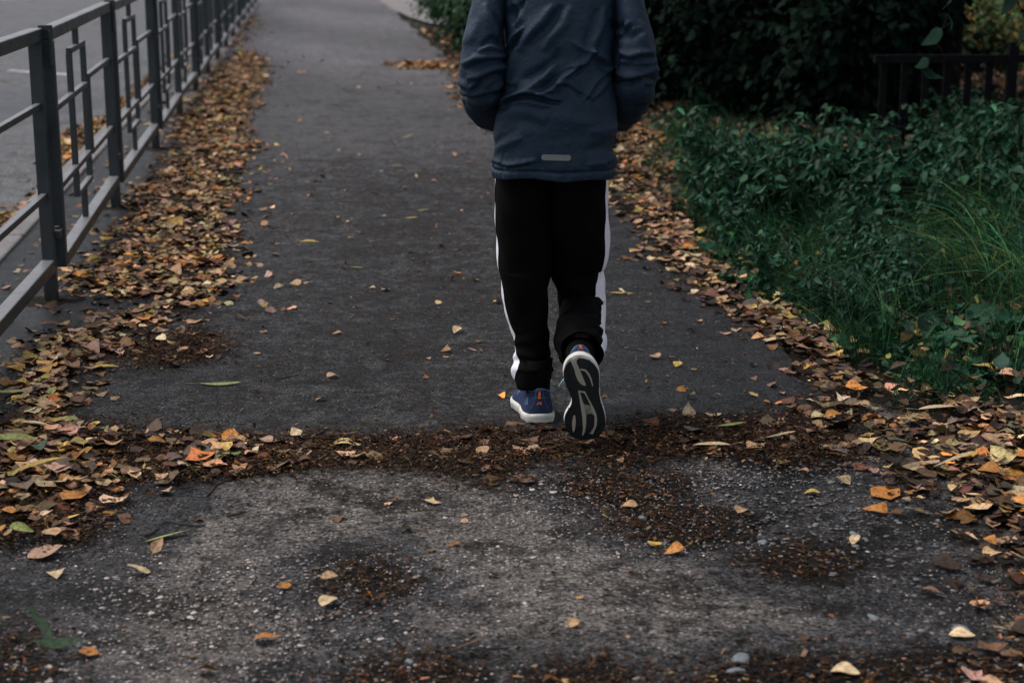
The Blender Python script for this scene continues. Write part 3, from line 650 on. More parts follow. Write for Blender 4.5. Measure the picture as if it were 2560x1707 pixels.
def shrink(o, d):                        # inset by distance d
    t = np.roll(o, -1, 0) - np.roll(o, 1, 0); nn = np.stack([t[:, 1], -t[:, 0]], 1); nn /= np.linalg.norm(nn, axis=1)[:, None]
    if ((o - ctr) * nn).sum() < 0: nn = -nn
    return o - nn * d
ank = np.array([(OUTL[OUTL[:, 1] < .06][:, 0]).mean(), .058])
def upper_pt(i, t):
    """point of the upper: i index (float) round the outline, t 0 at the sole .. 1 at the collar"""
    o = shrink(OUTL, .004); i0 = int(math.floor(i)) % NO; i1 = (i0 + 1) % NO; f = i - math.floor(i); p = o[i0] * (1 - f) + o[i1] * f
    a = p - ank; L_ = np.hypot(*a); dirn = a / L_; toe = np.clip((p[1] - .07) / .17, 0, 1)
    colr = ank + dirn * np.array([.031, .047]) * np.array([1, 1])
    st = t ** (1.0 + .9 * (1 - toe)) * (1 - toe) + (t ** 1.15) * toe
    if toe < .05: st = .55 * t + .45 * t * t
    xy = p * (1 - st) + colr * st
    zc = .106 + .014 * np.clip(1 - p[1] / .03, 0, 1)     # collar, raised tab at the heel
    z = .026 + .002 * np.clip(1 - p[1] / .12, 0, 1) * (1 - t) + (zc - .036) * (t ** (1 - .45 * toe))
    return np.array([xy[0], xy[1], z])
def upper_n(i, t):
    a = upper_pt(i + .5, t) - upper_pt(i - .5, t); b = upper_pt(i, min(t + .04, 1)) - upper_pt(i, max(t - .04, 0))
    n_ = np.cross(a, b); n_ /= np.linalg.norm(n_) + 1e-9
    c = upper_pt(i, t) - np.array([ank[0], .11, .04])
    return n_ if n_ @ c > 0 else -n_
HEEL_I = int(np.argmin(OUTL[:, 1] + .3 * abs(OUTL[:, 0] - ank[0])))
def heel_patch(poly, offs=.0012, sub=0):
    """poly in (u, v): u metres to the viewer's right seen from behind, v 0..1 up the heel -> vertices"""
    out = []
    per = _l[-1] / NO; sgn = 1 if upper_pt(HEEL_I + 3, .3)[0] > upper_pt(HEEL_I - 3, .3)[0] else -1
    for (u, v) in poly:
        i = HEEL_I + sgn * u / per; out.append(upper_pt(i, v) + upper_n(i, v) * offs)
    return out
def subdiv_poly(poly, step=.004):
    r = []
    for (a, b) in zip(poly, poly[1:] + poly[:1]):
        k = max(1, int(math.hypot(a[0]-b[0], (a[1]-b[1]) * .06) / step))
        for q in range(k): r.append((a[0] + (b[0]-a[0]) * q / k, a[1] + (b[1]-a[1]) * q / k))
    return r
def stroke_quads(pts, w, mapper):
    """ribbon of half-width w (u units) along pts in (u,v*.062) space, mapped to the surface"""
    vs, fs = [], []; dens = []
    for a, b in zip(pts[:-1], pts[1:]):
        for q in range(5): dens.append((a[0] + (b[0]-a[0]) * q / 5, a[1] + (b[1]-a[1]) * q / 5))
    dens.append(pts[-1])
    for k_, p in enumerate(dens):
        a = dens[max(0, k_-1)]; b = dens[min(len(dens)-1, k_+1)]; d = np.array([b[0]-a[0], (b[1]-a[1]) * .062]); d /= np.linalg.norm(d) + 1e-9
        n_ = np.array([-d[1], d[0]]) * w
        for s_ in (-1, 1): vs += mapper([(p[0] + s_ * n_[0], p[1] + s_ * n_[1] / .062)])
    for k_ in range(len(dens) - 1): fs.append((2*k_, 2*k_+1, 2*k_+3, 2*k_+2))
    return vs, fs
def add_strokes(name, strokes, material, parent, offs=.0018):
    vs, fs = [], []
    for pts, w in strokes:
        v_, f_ = stroke_quads(pts, w, lambda p: heel_patch(p, offs)); b = len(vs); vs += v_; fs += [tuple(b + q for q in f) for f in f_]
    return raw(name, vs, fs, material, parent)
def make_shoe(label_part, mirror):
    root = bpy.data.objects.new('shoe', None); COL.objects.link(root); root.parent = person; root.empty_display_size = .05
    if label_part: root['label'] = label_part
    # upper
    TT = np.linspace(0, 1, 22); vs = np.array([[upper_pt(i, t) for i in range(NO)] for t in TT])
    up = quads('upper', vs.reshape(-1, 3), grid_faces(len(TT), NO), M['knit'], root, True)
    rim = [tuple(upper_pt(i, 1.0)) for i in range(NO)]
    mb = MB(); mb.tube(rim[::2] + rim[:1], [.0035] * (NO // 2 + 1), 6, False); mb.build('collar_piping', M['piping'], up, smooth=True)
    sock = MB(); sock.tube([Vector((ank[0], ank[1], .05)), Vector((ank[0], ank[1], .115)), Vector((ank[0], ank[1], .19))], [.034, .036, .044], 20); sock.build('sock', M['trousers'], root, smooth=True)
    # midsole
    prof = [(.0035, .000), (.010, -.001), (.016, -.0025), (.021, -.003), (.026, -.002), (.030, .001), (.033, .006), (.034, .03)]
    rings = []
    for z, ins in prof:
        o = shrink(OUTL, ins + .002); heelz = 1 - .0 * np.clip(1 - o[:, 1] / .12, 0, 1); spring = .010 * np.clip((o[:, 1] - .21) / .06, 0, 1) ** 2 + .006 * np.clip(1 - o[:, 1] / .03, 0, 1) ** 2
        rings.append(np.column_stack([o, z * heelz + spring]))
    rv = np.concatenate(rings); ms = quads('midsole', rv, grid_faces(len(prof), NO), M['foam'], root, True)
    bot = rings[0]
    bmv = [tuple(p) for p in bot]; raw('midsole_base', bmv, [tuple(range(NO))], M['foam'], ms)
    def zb(y): return .0035 * (1 - .05 * max(0, 1 - y / .12)) + .010 * max(0, min(1, (y - .21) / .06)) ** 2 + .006 * max(0, 1 - y / .03) ** 2
    # outsole pads (black rubber) with the pale foam showing in the channels
    def pad(name, pts, mtl, top, thick, parent):
        uv = [sole_uv(*p) if p[0] > 1 else p for p in pts]; v_ = []; n_ = len(uv)
        u3 = []
        for a, b in zip(uv, uv[1:] + uv[:1]):
            k_ = max(1, int(math.dist(a, b) / .006)); u3 += [(a[0] + (b[0]-a[0]) * q / k_, a[1] + (b[1]-a[1]) * q / k_) for q in range(k_)]
        bm = bmesh.new(); t_ = [bm.verts.new((x, y, zb(y) - top)) for x, y in u3]; l_ = [bm.verts.new((x, y, zb(y) - top + thick)) for x, y in u3]; n_ = len(u3)
        bm.faces.new(t_)
        for i in range(n_): bm.faces.new((t_[i], t_[(i+1) % n_], l_[(i+1) % n_], l_[i]))
        bmesh.ops.triangulate(bm, faces=[f for f in bm.faces if len(f.verts) > 4]); bmesh.ops.recalc_face_normals(bm, faces=bm.faces)
        me = bpy.data.meshes.new(name); bm.to_mesh(me); bm.free(); return link_mesh(name, me, mtl, parent)
    inn = shrink(OUTL, .0048); inn = OUTL - (OUTL - inn) / .0048 * (.0008 + .010 * np.clip(1 - OUTL[:, 1] / .05, 0, 1))[:, None]; ipts = [tuple(p) for p in inn]
    out = pad('outsole', ipts, M['rubber'], .0035, .0055, root)
    # foam showing in the channels of the sole: thin shapes following the photo
    ch = [[(1010, 345), (1035, 338), (1075, 300), (1110, 275), (1160, 268), (1090, 330), (1095, 370), (1130, 440), (1150, 480), (1190, 560), (1240, 670), (1225, 682), (1180, 668), (1130, 620), (1100, 560), (1060, 440)],
          [(1130, 462), (1160, 445), (1220, 452), (1270, 500), (1310, 580), (1338, 680), (1325, 680), (1290, 590), (1250, 520), (1210, 478), (1165, 468)],
          [(1138, 752), (1232, 762), (1300, 880), (1360, 980), (1405, 1070), (1422, 1150), (1420, 1240), (1380, 1370), (1362, 1365), (1385, 1240), (1392, 1160), (1378, 1080), (1345, 1060), (1320, 965), (1225, 940), (1262, 1080), (1275, 1180), (1270, 1290), (1248, 1400), (1232, 1395), (1240, 1290), (1215, 1110), (1170, 900)],
          [(1095, 1115), (1120, 1105), (1135, 1180), (1132, 1300), (1120, 1360), (1098, 1330), (1085, 1220)]]
    hole = [[(1165, 775), (1222, 785), (1290, 900), (1318, 958), (1228, 935), (1210, 900)],
            [(1275, 1085), (1340, 1070), (1378, 1100), (1385, 1200), (1388, 1245), (1340, 1350), (1262, 1390), (1275, 1290), (1278, 1180)]]
    for p in ch: pad('sole_channel', p, M['dirty_foam'], .0042, .002, out)
    for p in hole: pad('sole_insert', p, M['rubber'], .0052, .002, out)
    # tread lugs along the edges
    mb = MB()
    for k_ in range(10):
        y = 470 + 34 * k_; x0 = 945 + k_ * 9 if k_ < 6 else 990 + (k_ - 6) * 14
        a = sole_uv(x0, y + 14); b = sole_uv(x0 + 34, y - 8); c_ = sole_uv(x0 + 62, y + 12)
        for p_, q_ in ((a, b), (b, c_)): mb.box((p_[0], p_[1], zb(p_[1]) - .0035), (q_[0], q_[1], zb(q_[1]) - .0035), .0016, .0032)
    for k_ in range(26):
        y = 330 + 42 * k_
        for sd_ in (0, 1):
            if sd_ == 0 and y < 800: continue
            row = inn[np.argsort(abs(inn[:, 1] - sole_uv(1200, y)[1]))[:6]]; xx = row[:, 0].max() if sd_ else row[:, 0].min(); yy = sole_uv(1200, y)[1]
            if yy > LEN - .02: continue
            s_ = -1 if sd_ else 1
            mb.box((xx + s_ * .002, yy, zb(yy) - .0036), (xx + s_ * .014, yy + .002, zb(yy) - .0036), .0042, .0028)
    mb.build('tread_pattern', M['rubber'], out)
    # heel counter, orange marks
    poly = [(-.030, .10), (.030, .10), (.030, .34), (.017, .48), (.013, .62), (-.013, .62), (-.017, .48), (-.030, .34)]
    cnt = []; fs = []
    us = np.linspace(-.036, .036, 19)
    def topv(u): return .30 + .40 * max(0, min(1, (.030 - abs(u)) / .014))
    for u in us:
        for q in range(7): cnt += heel_patch([(u, .02 + (topv(u) - .02) * q / 6)], .0012)
    for i in range(18):
        for q in range(6): fs.append((i*7+q, i*7+q+1, i*7+q+8, i*7+q+7))
    hc = raw('heel_counter', cnt, fs, M['navy'], root, True)
    add_strokes('heel_piping', [([(u, topv(u)) for u in us], .0011)], M['piping'], hc, .002)
    add_strokes('heel_piping', [([(-.018, .97), (-.0165, .80), (-.021, .70), (-.030, .66)], .0013), ([(.018, .97), (.0165, .80), (.021, .70), (.030, .66)], .0013), ([(-.018, .97), (.018, .97)], .0014)], M['piping'], up, .002)
    s = []
    for v0 in (.905, .865, .825): s.append(([(-.0045, v0 - .012), (0, v0 + .018), (.0045, v0 - .006)], .0009))
    s += [([(-.0045, .77), (-.001, .795), (.0042, .785)], .0016), ([(-.0038, .77), (-.0038, .70)], .0019), ([(-.0045, .69), (.001, .675), (.0045, .70)], .0018), ([(.0038, .785), (.0038, .745)], .0012)]
    s += [([(-.009, .42), (-.003, .53)], .0012), ([(-.003, .53), (-.0005, .47)], .0012), ([(.0005, .52), (.0075, .43)], .0012), ([(.0078, .53), (.001, .43)], .0012)]
    if mirror: s = [([(-u_, v_) for u_, v_ in p_], w_) for p_, w_ in s]
    add_strokes('heel_mark', s, M['orange'], root, .0026)
    add_strokes('side_mark', [([(-.050, .42), (-.056, .72)], .0009), ([(-.056, .40), (-.064, .74)], .0009), ([(-.064, .36), (-.070, .62)], .0009), ([(-.058, .52), (-.067, .48)], .0008)] if not mirror else
                [([(.050, .42), (.056, .72)], .0009), ([(.056, .40), (.064, .74)], .0009), ([(.064, .36), (.070, .62)], .0009)], M['lace'], root, .002)
    # laces across the instep, loose bow
    mb = MB()
    for k_ in range(5):
        y = .105 + .018 * k_; z = .094 - .010 * k_; mb.tube([Vector((ank[0] - .022, y, z - .010)), Vector((ank[0], y + .005, z + .002)), Vector((ank[0] + .022, y, z - .010))], [.0022] * 3, 6)
    mb.tube([Vector((ank[0] - .02, .11, .085)), Vector((ank[0] - .048, .105, .088)), Vector((ank[0] - .062, .115, .060)), Vector((ank[0] - .04, .125, .068))], [.0022] * 4, 6)
    mb.tube([Vector((ank[0] + .02, .11, .085)), Vector((ank[0] + .045, .112, .085)), Vector((ank[0] + .055, .13, .060))], [.0022] * 3, 6)
    mb.build('laces', M['lace'], root, smooth=True)
    return root
# seen from below the traced outline is the right shoe mirrored: x to the viewer's right with the sole towards the viewer
rs = make_shoe('right shoe lifted so its black sole with cream channels faces back', False)
# local axes -> world: x to the right, y heel->toe pointing down, z (up through the shoe) pointing ahead
heel = Vector(V(1250 + 1166 / 5.6, 840 + 262 / 5.6, 4.60)); down = Vector((.055, .10, -1)).normalized()
zx_ = Vector((1, 0, 0)); yv = (down).normalized(); zv = zx_.cross(yv).normalized(); zv = -zv if zv.y < 0 else zv; xv = yv.cross(zv).normalized()
def basis(x, y, z, loc): return Matrix(((x.x, y.x, z.x, loc.x), (x.y, y.y, z.y, loc.y), (x.z, y.z, z.z, loc.z), (0, 0, 0, 1)))
def place(root, x, y, z, loc): root.matrix_parent_inverse = Matrix.Identity(4); root.matrix_basis = basis(x, y, z, loc - ORG)
# left-handed bases mirror the mesh, which is what turns a right shoe into a left one
place(rs, zx_, yv, zv if True else zv, heel)
ls = make_shoe('left shoe flat on the path, blue heel with orange marks', True)
a = R(6); yv2 = Vector((-math.sin(a), math.cos(a), 0)); xv2 = Vector((math.cos(a), math.sin(a), 0)); p0 = G(1325, 1050)
place(ls, -xv2, yv2, Vector((0, 0, 1)), Vector((p0[0] + .022, p0[1] - .085, .0085)))
for ch_ in ls.children_recursive:
    pass

# --- body under the clothes: one skinned surface from pelvis to head, hands and feet
def skinned(name, nodes, edges, material, parent, levels=2, rootidx=0):
    me = bpy.data.meshes.new(name); me.from_pydata([tuple(Vector(n[0]) - ORG) for n in nodes], edges, []); me.update()
    o = link_mesh(name, me, material, parent); md = o.modifiers.new('skin', 'SKIN'); md.use_smooth_shade = True
    for i, n in enumerate(nodes):
        r = n[1]; r = (r, r) if isinstance(r, (int, float)) else r
        me.skin_vertices[0].data[i].radius = r; me.skin_vertices[0].data[i].use_root = (i == rootidx)
    s = o.modifiers.new('subdivision', 'SUBSURF'); s.levels = s.render_levels = levels; return o
def QC(Q, f): i = int(f * (len(Q) - 1)); return Vector(Q[i, :3])
bx = float(cx[60])
nodes = [((bx, PY + .06, .93), (.12, .085)), ((bx, PY + .05, 1.10), (.115, .08)), ((bx, PY + .07, 1.28), (.135, .085)), ((bx, PY + .09, 1.40), (.08, .06)), ((bx, PY + .105, 1.46), .052), ((bx, PY + .125, 1.52), .055), ((bx, PY + .13, 1.57), (.074, .09)), ((bx, PY + .13, 1.64), (.078, .098)), ((bx, PY + .12, 1.70), (.05, .06))]
edges = [(i, i + 1) for i in range(8)]
def chain(start, pts):
    k_ = start
    for p, r in pts: nodes.append((p, r)); edges.append((k_, len(nodes) - 1)); k_ = len(nodes) - 1
    return k_
for K, sg in ((LS, -1), (RS, 1)):
    q = [Vector(k_[:3]) for k_ in K]
    w = chain(3, [(q[1], .042), (q[3], .040), (q[6], .034), (q[8], .033), (q[10] , .024)])
    hp = q[10] + Vector((-sg * .035, .05, -.02)); hnd = chain(w, [(hp, (.030, .014))])
    for f_ in range(4):
        o = Vector((0, .0, (1.5 - f_) * .017)); ln = (.034, .04, .037, .03)[f_]
        chain(hnd, [(hp + o + Vector((-sg * .02, .02, 0)), .0075), (hp + o + Vector((-sg * (.02 + ln * .6), .03, -.004)), .007), (hp + o + Vector((-sg * (.02 + ln), .022, -.012)), .006)])
    chain(hnd, [(hp + Vector((0, .012, .03)), .009), (hp + Vector((-sg * .022, .03, .042)), .008)])
k1 = chain(0, [(QC(QL, .12), .07), (QC(QL, .35), .055), (QC(QL, .55), .045), (QC(QL, .75), .04), (QC(QL, .92), .03)]); k1 = chain(k1, [(Vector((p0[0] + .02, p0[1] + .04, .075)), .024), (Vector((p0[0], p0[1] + .14, .055)), .016)])
k2 = chain(0, [(QC(QR, .12), .07), (QC(QR, .35), .055), (QC(QR, .5), .045), (QC(QR, .62), .04), (QC(QR, .75), .038), (QC(QR, .85), .03)]); k2 = chain(k2, [(heel + zv * .09 + yv * .062, .020), (heel + zv * .05 + yv * .15, .014)])
body = skinned('body', nodes, edges, M['skin'], person)
mb = MB(); mb.tube([Vector((bx, PY + .095, 1.415)) - ORG, Vector((bx, PY + .10, 1.46)) - ORG, Vector((bx, PY + .115, 1.505)) - ORG, Vector((bx, PY + .118, 1.508)) - ORG], [.098, .078, .072, .066], 40, False); mb.build('collar', M['jacket'], jacket, smooth=True)
mb = MB(); hc_ = Vector((bx, PY + .13, 1.62)) - ORG
mb.tube([hc_ + Vector((0, .085, -.01)), hc_ + Vector((0, .108, -.022)), hc_ + Vector((0, .09, -.034))], [.008, .012, .009], 10); mb.build('nose', M['skin'], body, smooth=True)
for s_ in (-1, 1):
    mb = MB(); mb.tube([hc_ + Vector((s_ * .072, -.01, .012)), hc_ + Vector((s_ * .085, -.008, 0)), hc_ + Vector((s_ * .074, -.004, -.028))], [.012, .014, .008], 8); mb.build('ear', M['skin'], body, smooth=True)
    mb = MB(); mb.tube([hc_ + Vector((s_ * .032, .078, .012)), hc_ + Vector((s_ * .032, .09, .012))], [.012, .006], 10); mb.build('eye', M['foam'], body, smooth=True)
mb = MB(); mb.tube([hc_ + Vector((-.022, .082, -.055)), hc_ + Vector((0, .093, -.057)), hc_ + Vector((.022, .082, -.055))], [.004, .007, .004], 8); mb.build('mouth', M['skin'], body, smooth=True)
bm = bmesh.new(); bmesh.ops.create_icosphere(bm, subdivisions=4, radius=1)
for v in list(bm.verts):
    if v.co.y > .45 and v.co.z < .45 or v.co.z < -.75: bm.verts.remove(v)
for v in bm.verts:
    n_ = 1 + .03 * math.sin(v.co.x * 9 + v.co.z * 13) + .02 * math.sin(v.co.y * 21); v.co = Vector((v.co.x * .088 * n_, v.co.y * .108 * n_ - .008, v.co.z * .115 * n_ + .025)) + hc_
me = bpy.data.meshes.new('hair'); bm.to_mesh(me); bm.free(); hr = link_mesh('hair', me, M['hair'], person, True); so = hr.modifiers.new('thick', 'SOLIDIFY'); so.thickness = .008
# ------------------------------------------------------------ leaves: shapes shared by the litter and the plants
ST = np.array([0, .12, .3, .52, .74, .9, 1.0])
def leaf_template(kind, r):
    """(21+4) vertices: 7 stations x left/mid/right, then a thin stalk"""
    if kind == 'birch': w = np.array([.02, .30, .40, .33, .2, .08, .0])
    elif kind == 'round': w = np.array([.05, .34, .46, .46, .34, .16, .0])
    elif kind == 'poplar': w = np.array([.10, .46, .48, .36, .2, .07, .0])
    elif kind == 'willow': w = np.array([.01, .07, .115, .12, .085, .04, .0])
    elif kind == 'dock': w = np.array([.05, .17, .22, .22, .17, .09, .0])
    elif kind == 'lance': w = np.array([.02, .13, .17, .15, .09, .04, .0])
    elif kind == 'scrap': w = np.array([.15, .3, .22, .38, .3, .12, .05])
    jag = 1 + r.uniform(-.16, .16, (2, 7)) * (kind not in ('willow', 'dock', 'lance'))
    v = np.zeros((21, 3)); bend = r.uniform(-.2, .35); fold = r.uniform(-.15, .38); tw = r.uniform(-.4, .4); sway = r.uniform(-.12, .12)
    if kind in ('willow',): bend *= .4; fold = abs(fold) * .6
    if kind in ('lance', 'dock'): bend = r.uniform(-.6, -.1); fold = r.uniform(.1, .5); tw *= .4
    for i, t in enumerate(ST):
        mx, mz = sway * math.sin(t * 3.1), bend * (t - .5) ** 2 + .05 * math.sin(t * 7 + tw * 6) * (kind != 'willow')
        for s_, c in ((-1, 0), (1, 2)):
            ww = w[i] * jag[c // 2, i]; a = fold + tw * (t - .5) * s_
            if kind in ('birch', 'poplar', 'round') and abs(bend) > .3: a += .2
            v[i * 3 + c] = (mx + s_ * ww * math.cos(a), t, mz + ww * math.sin(a) * (1 if kind != 'scrap' else .3))
        v[i * 3 + 1] = (mx, t, mz)
    st = np.array([[-.012, .02, 0], [.012, .02, 0], [.03 + sway, -.38, .05], [.01 + sway, -.38, .05]]) if kind not in ('scrap', 'dock') else np.zeros((4, 3))
    v[:, 1] -= .45; st[:, 1] -= .45 if kind not in ('scrap', 'dock') else 0
    st[:, 2] += v[1, 2]
    return np.concatenate([v, st])
LF = []
for i in range(6):
    a = i * 3; LF += [(a, a + 1, a + 4, a + 3), (a + 1, a + 2, a + 5, a + 4)]
LF.append((21, 22, 23, 24)); LF = np.array(LF)
tr_ = np.random.default_rng(3)
TPL = {k: np.array([leaf_template(k, tr_) for _ in range(10)]) for k in ('birch', 'round', 'poplar', 'willow', 'dock', 'lance', 'scrap')}
def euler(rx, ry, rz):
    cx_, sx_, cy_, sy_, cz_, sz_ = np.cos(rx), np.sin(rx), np.cos(ry), np.sin(ry), np.cos(rz), np.sin(rz); z = np.zeros_like(rx); o = z + 1
    Rx = np.stack([o, z, z, z, cx_, -sx_, z, sx_, cx_], -1).reshape(-1, 3, 3); Ry = np.stack([cy_, z, sy_, z, o, z, -sy_, z, cy_], -1).reshape(-1, 3, 3)
    Rz = np.stack([cz_, -sz_, z, sz_, cz_, z, z, z, o], -1).reshape(-1, 3, 3); return Rz @ Ry @ Rx
def scatter(name, P, kinds, size, col, rot, material, parent=None, up=None):
    """P (n,3); kinds list of (kind, share); size (n,), col (n,3), rot (n,3) euler or (n,3,3) matrices"""
    n = len(P); ks = rng.choice(len(kinds), n, p=np.array([k[1] for k in kinds]) / sum(k[1] for k in kinds)); vi = rng.integers(0, 10, n)
    T = np.stack([TPL[k[0]] for k in kinds])[ks, vi]
    Rm = rot if rot.ndim == 3 else euler(rot[:, 0], rot[:, 1], rot[:, 2])
    Vv = np.einsum('nij,nkj->nki', Rm, T * np.asarray(size)[:, None, None]) + P[:, None]
    F = LF[None] + (np.arange(n) * 25)[:, None, None]
    C = np.repeat(col[:, None], 25, 1).copy(); C[:, 1:20:3] *= 1.12; C[:, 21:] *= .7
    return quads(name, Vv.reshape(-1, 3), F.reshape(-1, 4), material, parent, True, C.reshape(-1, 3))
PAL = {'tan': (.40, .24, .125), 'pale': (.52, .38, .22), 'orange': (.38, .155, .035), 'brown': (.115, .056, .027), 'dark': (.040, .024, .015), 'yellow': (.42, .29, .07), 'ygreen': (.24, .26, .08), 'pink': (.34, .20, .135), 'green': (.05, .085, .045), 'grey': (.12, .095, .075)}
def pal(n, mixd):    # leaf colours with spread in tone
    ks = list(mixd); p = np.array([mixd[k] for k in ks]); c = np.array([PAL[k] for k in ks])[rng.choice(len(ks), n, p=p / p.sum())]
    return c * rng.lognormal(0, .38, (n, 1)) * rng.lognormal(0, .09, (n, 3))
KIND = [('birch', .5), ('poplar', .2), ('round', .16), ('willow', .07), ('scrap', .07)]
HB = {'tan': .30, 'pale': .06, 'orange': .17, 'brown': .24, 'dark': .08, 'yellow': .07, 'ygreen': .012, 'pink': .06}
RB = {'tan': .27, 'pale': .05, 'orange': .08, 'brown': .32, 'dark': .16, 'yellow': .015, 'pink': .06, 'grey': .03}
MBd = {'tan': .04, 'brown': .34, 'dark': .56, 'orange': .02, 'pink': .03, 'pale': .01}
def litter(name, poly, dens, hmax, mixd, label, smean=.047, tilt=.3, jit=.04, kinds=KIND, z0=.012, edge=.14, cat='leaf litter', extra=None):
    n = int(area(poly) * dens); P = sample(poly, n, jit)
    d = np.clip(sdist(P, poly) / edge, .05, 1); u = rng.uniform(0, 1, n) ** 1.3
    patch = .5 + .32 * np.sin(P[:, 0] * 9 + 2 * np.sin(P[:, 1] * 5)) * np.sin(P[:, 1] * 6.3 + 1) + .3 * np.sin(P[:, 0] * 21 + 3 * np.sin(P[:, 1] * 11)) * np.sin(P[:, 1] * 17 + P[:, 0] * 8); patch = np.clip(patch, 0, 1)
    keep_ = rng.uniform(0, 1, n) < .12 + .88 * np.clip((patch - .2) * 2.2, 0, 1) * np.clip(d * 1.5, .4, 1) ; P, d, u, patch = P[keep_], d[keep_], u[keep_], patch[keep_]; n = len(P)
    z = z0 + hmax * u * d * (.55 + .45 * patch)
    rot = np.column_stack([rng.normal(0, tilt, n), rng.normal(0, tilt, n), rng.uniform(0, 6.283, n)])
    size = np.clip(rng.lognormal(np.log(smean * .93), .38, n), smean * .4, smean * 1.9)
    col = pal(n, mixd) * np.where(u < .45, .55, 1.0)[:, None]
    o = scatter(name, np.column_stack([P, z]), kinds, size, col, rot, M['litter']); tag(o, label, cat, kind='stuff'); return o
litter('leaf_litter', HEAP, 2800, .022, HB, 'drift of brown, orange and yellow leaves beside the fence posts', .042, .17, .06)
litter('leaf_litter', HEAP_TIP, 520, .008, RB, 'thin tongue of wet brown leaves reaching onto the dark asphalt', .042, .2)
litter('leaf_litter', HEAP_LOW, 1900, .025, HB, 'thick pile of brown and yellow leaves at the left edge of the photo', .047, .18, .05)
litter('leaf_litter', BAND, 380, .004, {'tan': .20, 'brown': .42, 'dark': .22, 'orange': .04, 'pink': .08, 'pale': .03}, 'flattened band of wet brown leaves across the path behind the walker', .044, .12, .035, kinds=[('birch', .4), ('scrap', .4), ('poplar', .2)], z0=.012)
litter('leaf_litter', RIGHT, 2100, .022, RB, 'carpet of tan and brown leaves along the grass verge', .045, .17, .08)
litter('leaf_litter', POT, 1700, .02, {'tan': .4, 'orange': .4, 'brown': .2}, 'strip of orange leaves caught in a hollow of the far path', .05, .4)
litter('leaf_litter', FARL, 250, .01, RB, 'thin scatter of leaves at the far fence posts', .05, .3, .1)
KL = [(kerb_x(y) - .17 + .02 * math.sin(y * 4), y) for y in np.arange(5.5, 24, .5)]; KR_ = [(kerb_x(y) - .42 - .14 * math.sin(y * 1.1) * (y < 14) + .012 * max(0, y - 9), y) for y in np.arange(5.5, 24, .5)][::-1]
litter('leaf_litter', KL + KR_, 1700, .06, dict(HB, yellow=.1, orange=.2), 'orange and yellow leaves heaped in the gutter beyond the kerb', .05, .45, .05, z0=-.095, edge=.1)
SP = [(fence_x(y) + .30, y) for y in np.arange(3.2, 22, .5)] + [(kerb_x(y) + .03, y) for y in np.arange(3.2, 22, .5)][::-1]
litter('leaf_litter', SP, 75, .004, {'tan': .4, 'pale': .12, 'pink': .2, 'brown': .28}, 'sparse leaves on the dark strip between kerb and fence', .048, .2)
VEG = [(right_x(y) + np.interp(y, [3, 5, 6, 8, 10, 13, 17, 25], [.75, .48, .62, .36, .20, .45, .28, .1]), y) for y in np.arange(3.0, 25, .25)]
VEGP = VEG + [(7.5, 25), (4.6, 3)]
litter('leaf_litter', [tuple(p) for p in np.array(VEG) - (.1, 0)] + [(6, 20), (5, 12), (3.4, 4)], 330, .02, RB, 'fallen leaves lying among the weeds of the verge', .05, .5, .05, z0=.02)

# crumbled leaf mulch: tiny flat scraps
M['mulch'] = leaf_mat('crumbled_leaf', .9, .3, 0, .08)
def crumbs(name, polys, dens, label, z0=.008, smin=.003, smax=.012, mixd=MBd):
    Ps = np.concatenate([sample(p, int(area(p) * dens), .05) for p in polys]); n = len(Ps)
    rot = np.column_stack([rng.normal(0, .22, n), rng.normal(0, .22, n), rng.uniform(0, 6.28, n)])
    col = pal(n, mixd) * .42 + np.array([.006, .003, .0015]); s_ = rng.uniform(smin, smax, n)
    i = np.arange(n); q = np.array([[-.5, -.35, 0], [.45, -.5, .1], [.6, .4, -.05], [-.35, .5, .08]])[None] * s_[:, None, None] * np.stack([rng.uniform(.6, 2.4, n), rng.uniform(.35, 1, n), np.ones(n)], 1)[:, None] * rng.uniform(.5, 1.3, (n, 4, 1))
    Vv = np.einsum('nij,nkj->nki', euler(*rot.T), q) + np.column_stack([Ps, z0 + rng.uniform(0, .006, n)])[:, None]
    o = quads(name, Vv.reshape(-1, 3), (i[:, None] * 4 + np.arange(4)), M['mulch'], None, False, np.repeat(col, 4, 0)); return tag(o, label, 'leaf mulch', kind='stuff')
crumbs('leaf_mulch', [BAND, HEAP_LOW, HEAP_TIP], 22000, 'crumbled brown leaf mulch in the band across the path', .012)
crumbs('leaf_mulch', MUL, 13000, 'patches of crumbled mulch on the worn foreground pavement', .002)
crumbs('leaf_mulch', [HEAP, RIGHT], 3500, 'crumbled leaf bits under the leaf drifts', .012)
crumbs('leaf_mulch', [[(-1.6, 2.9), (1.5, 2.9), (1.2, 4.7), (-1.7, 4.7)]], 260, 'loose specks of leaf dirt on the worn foreground pavement', .0015, .003, .009)
crumbs('leaf_mulch', [[(-1.6, 4.8), (.9, 4.8), (.2, 12), (-2.3, 12)]], 330, 'loose specks of leaf dirt on the smooth dark path', .011, .003, .013, {'tan': .3, 'brown': .4, 'dark': .3})

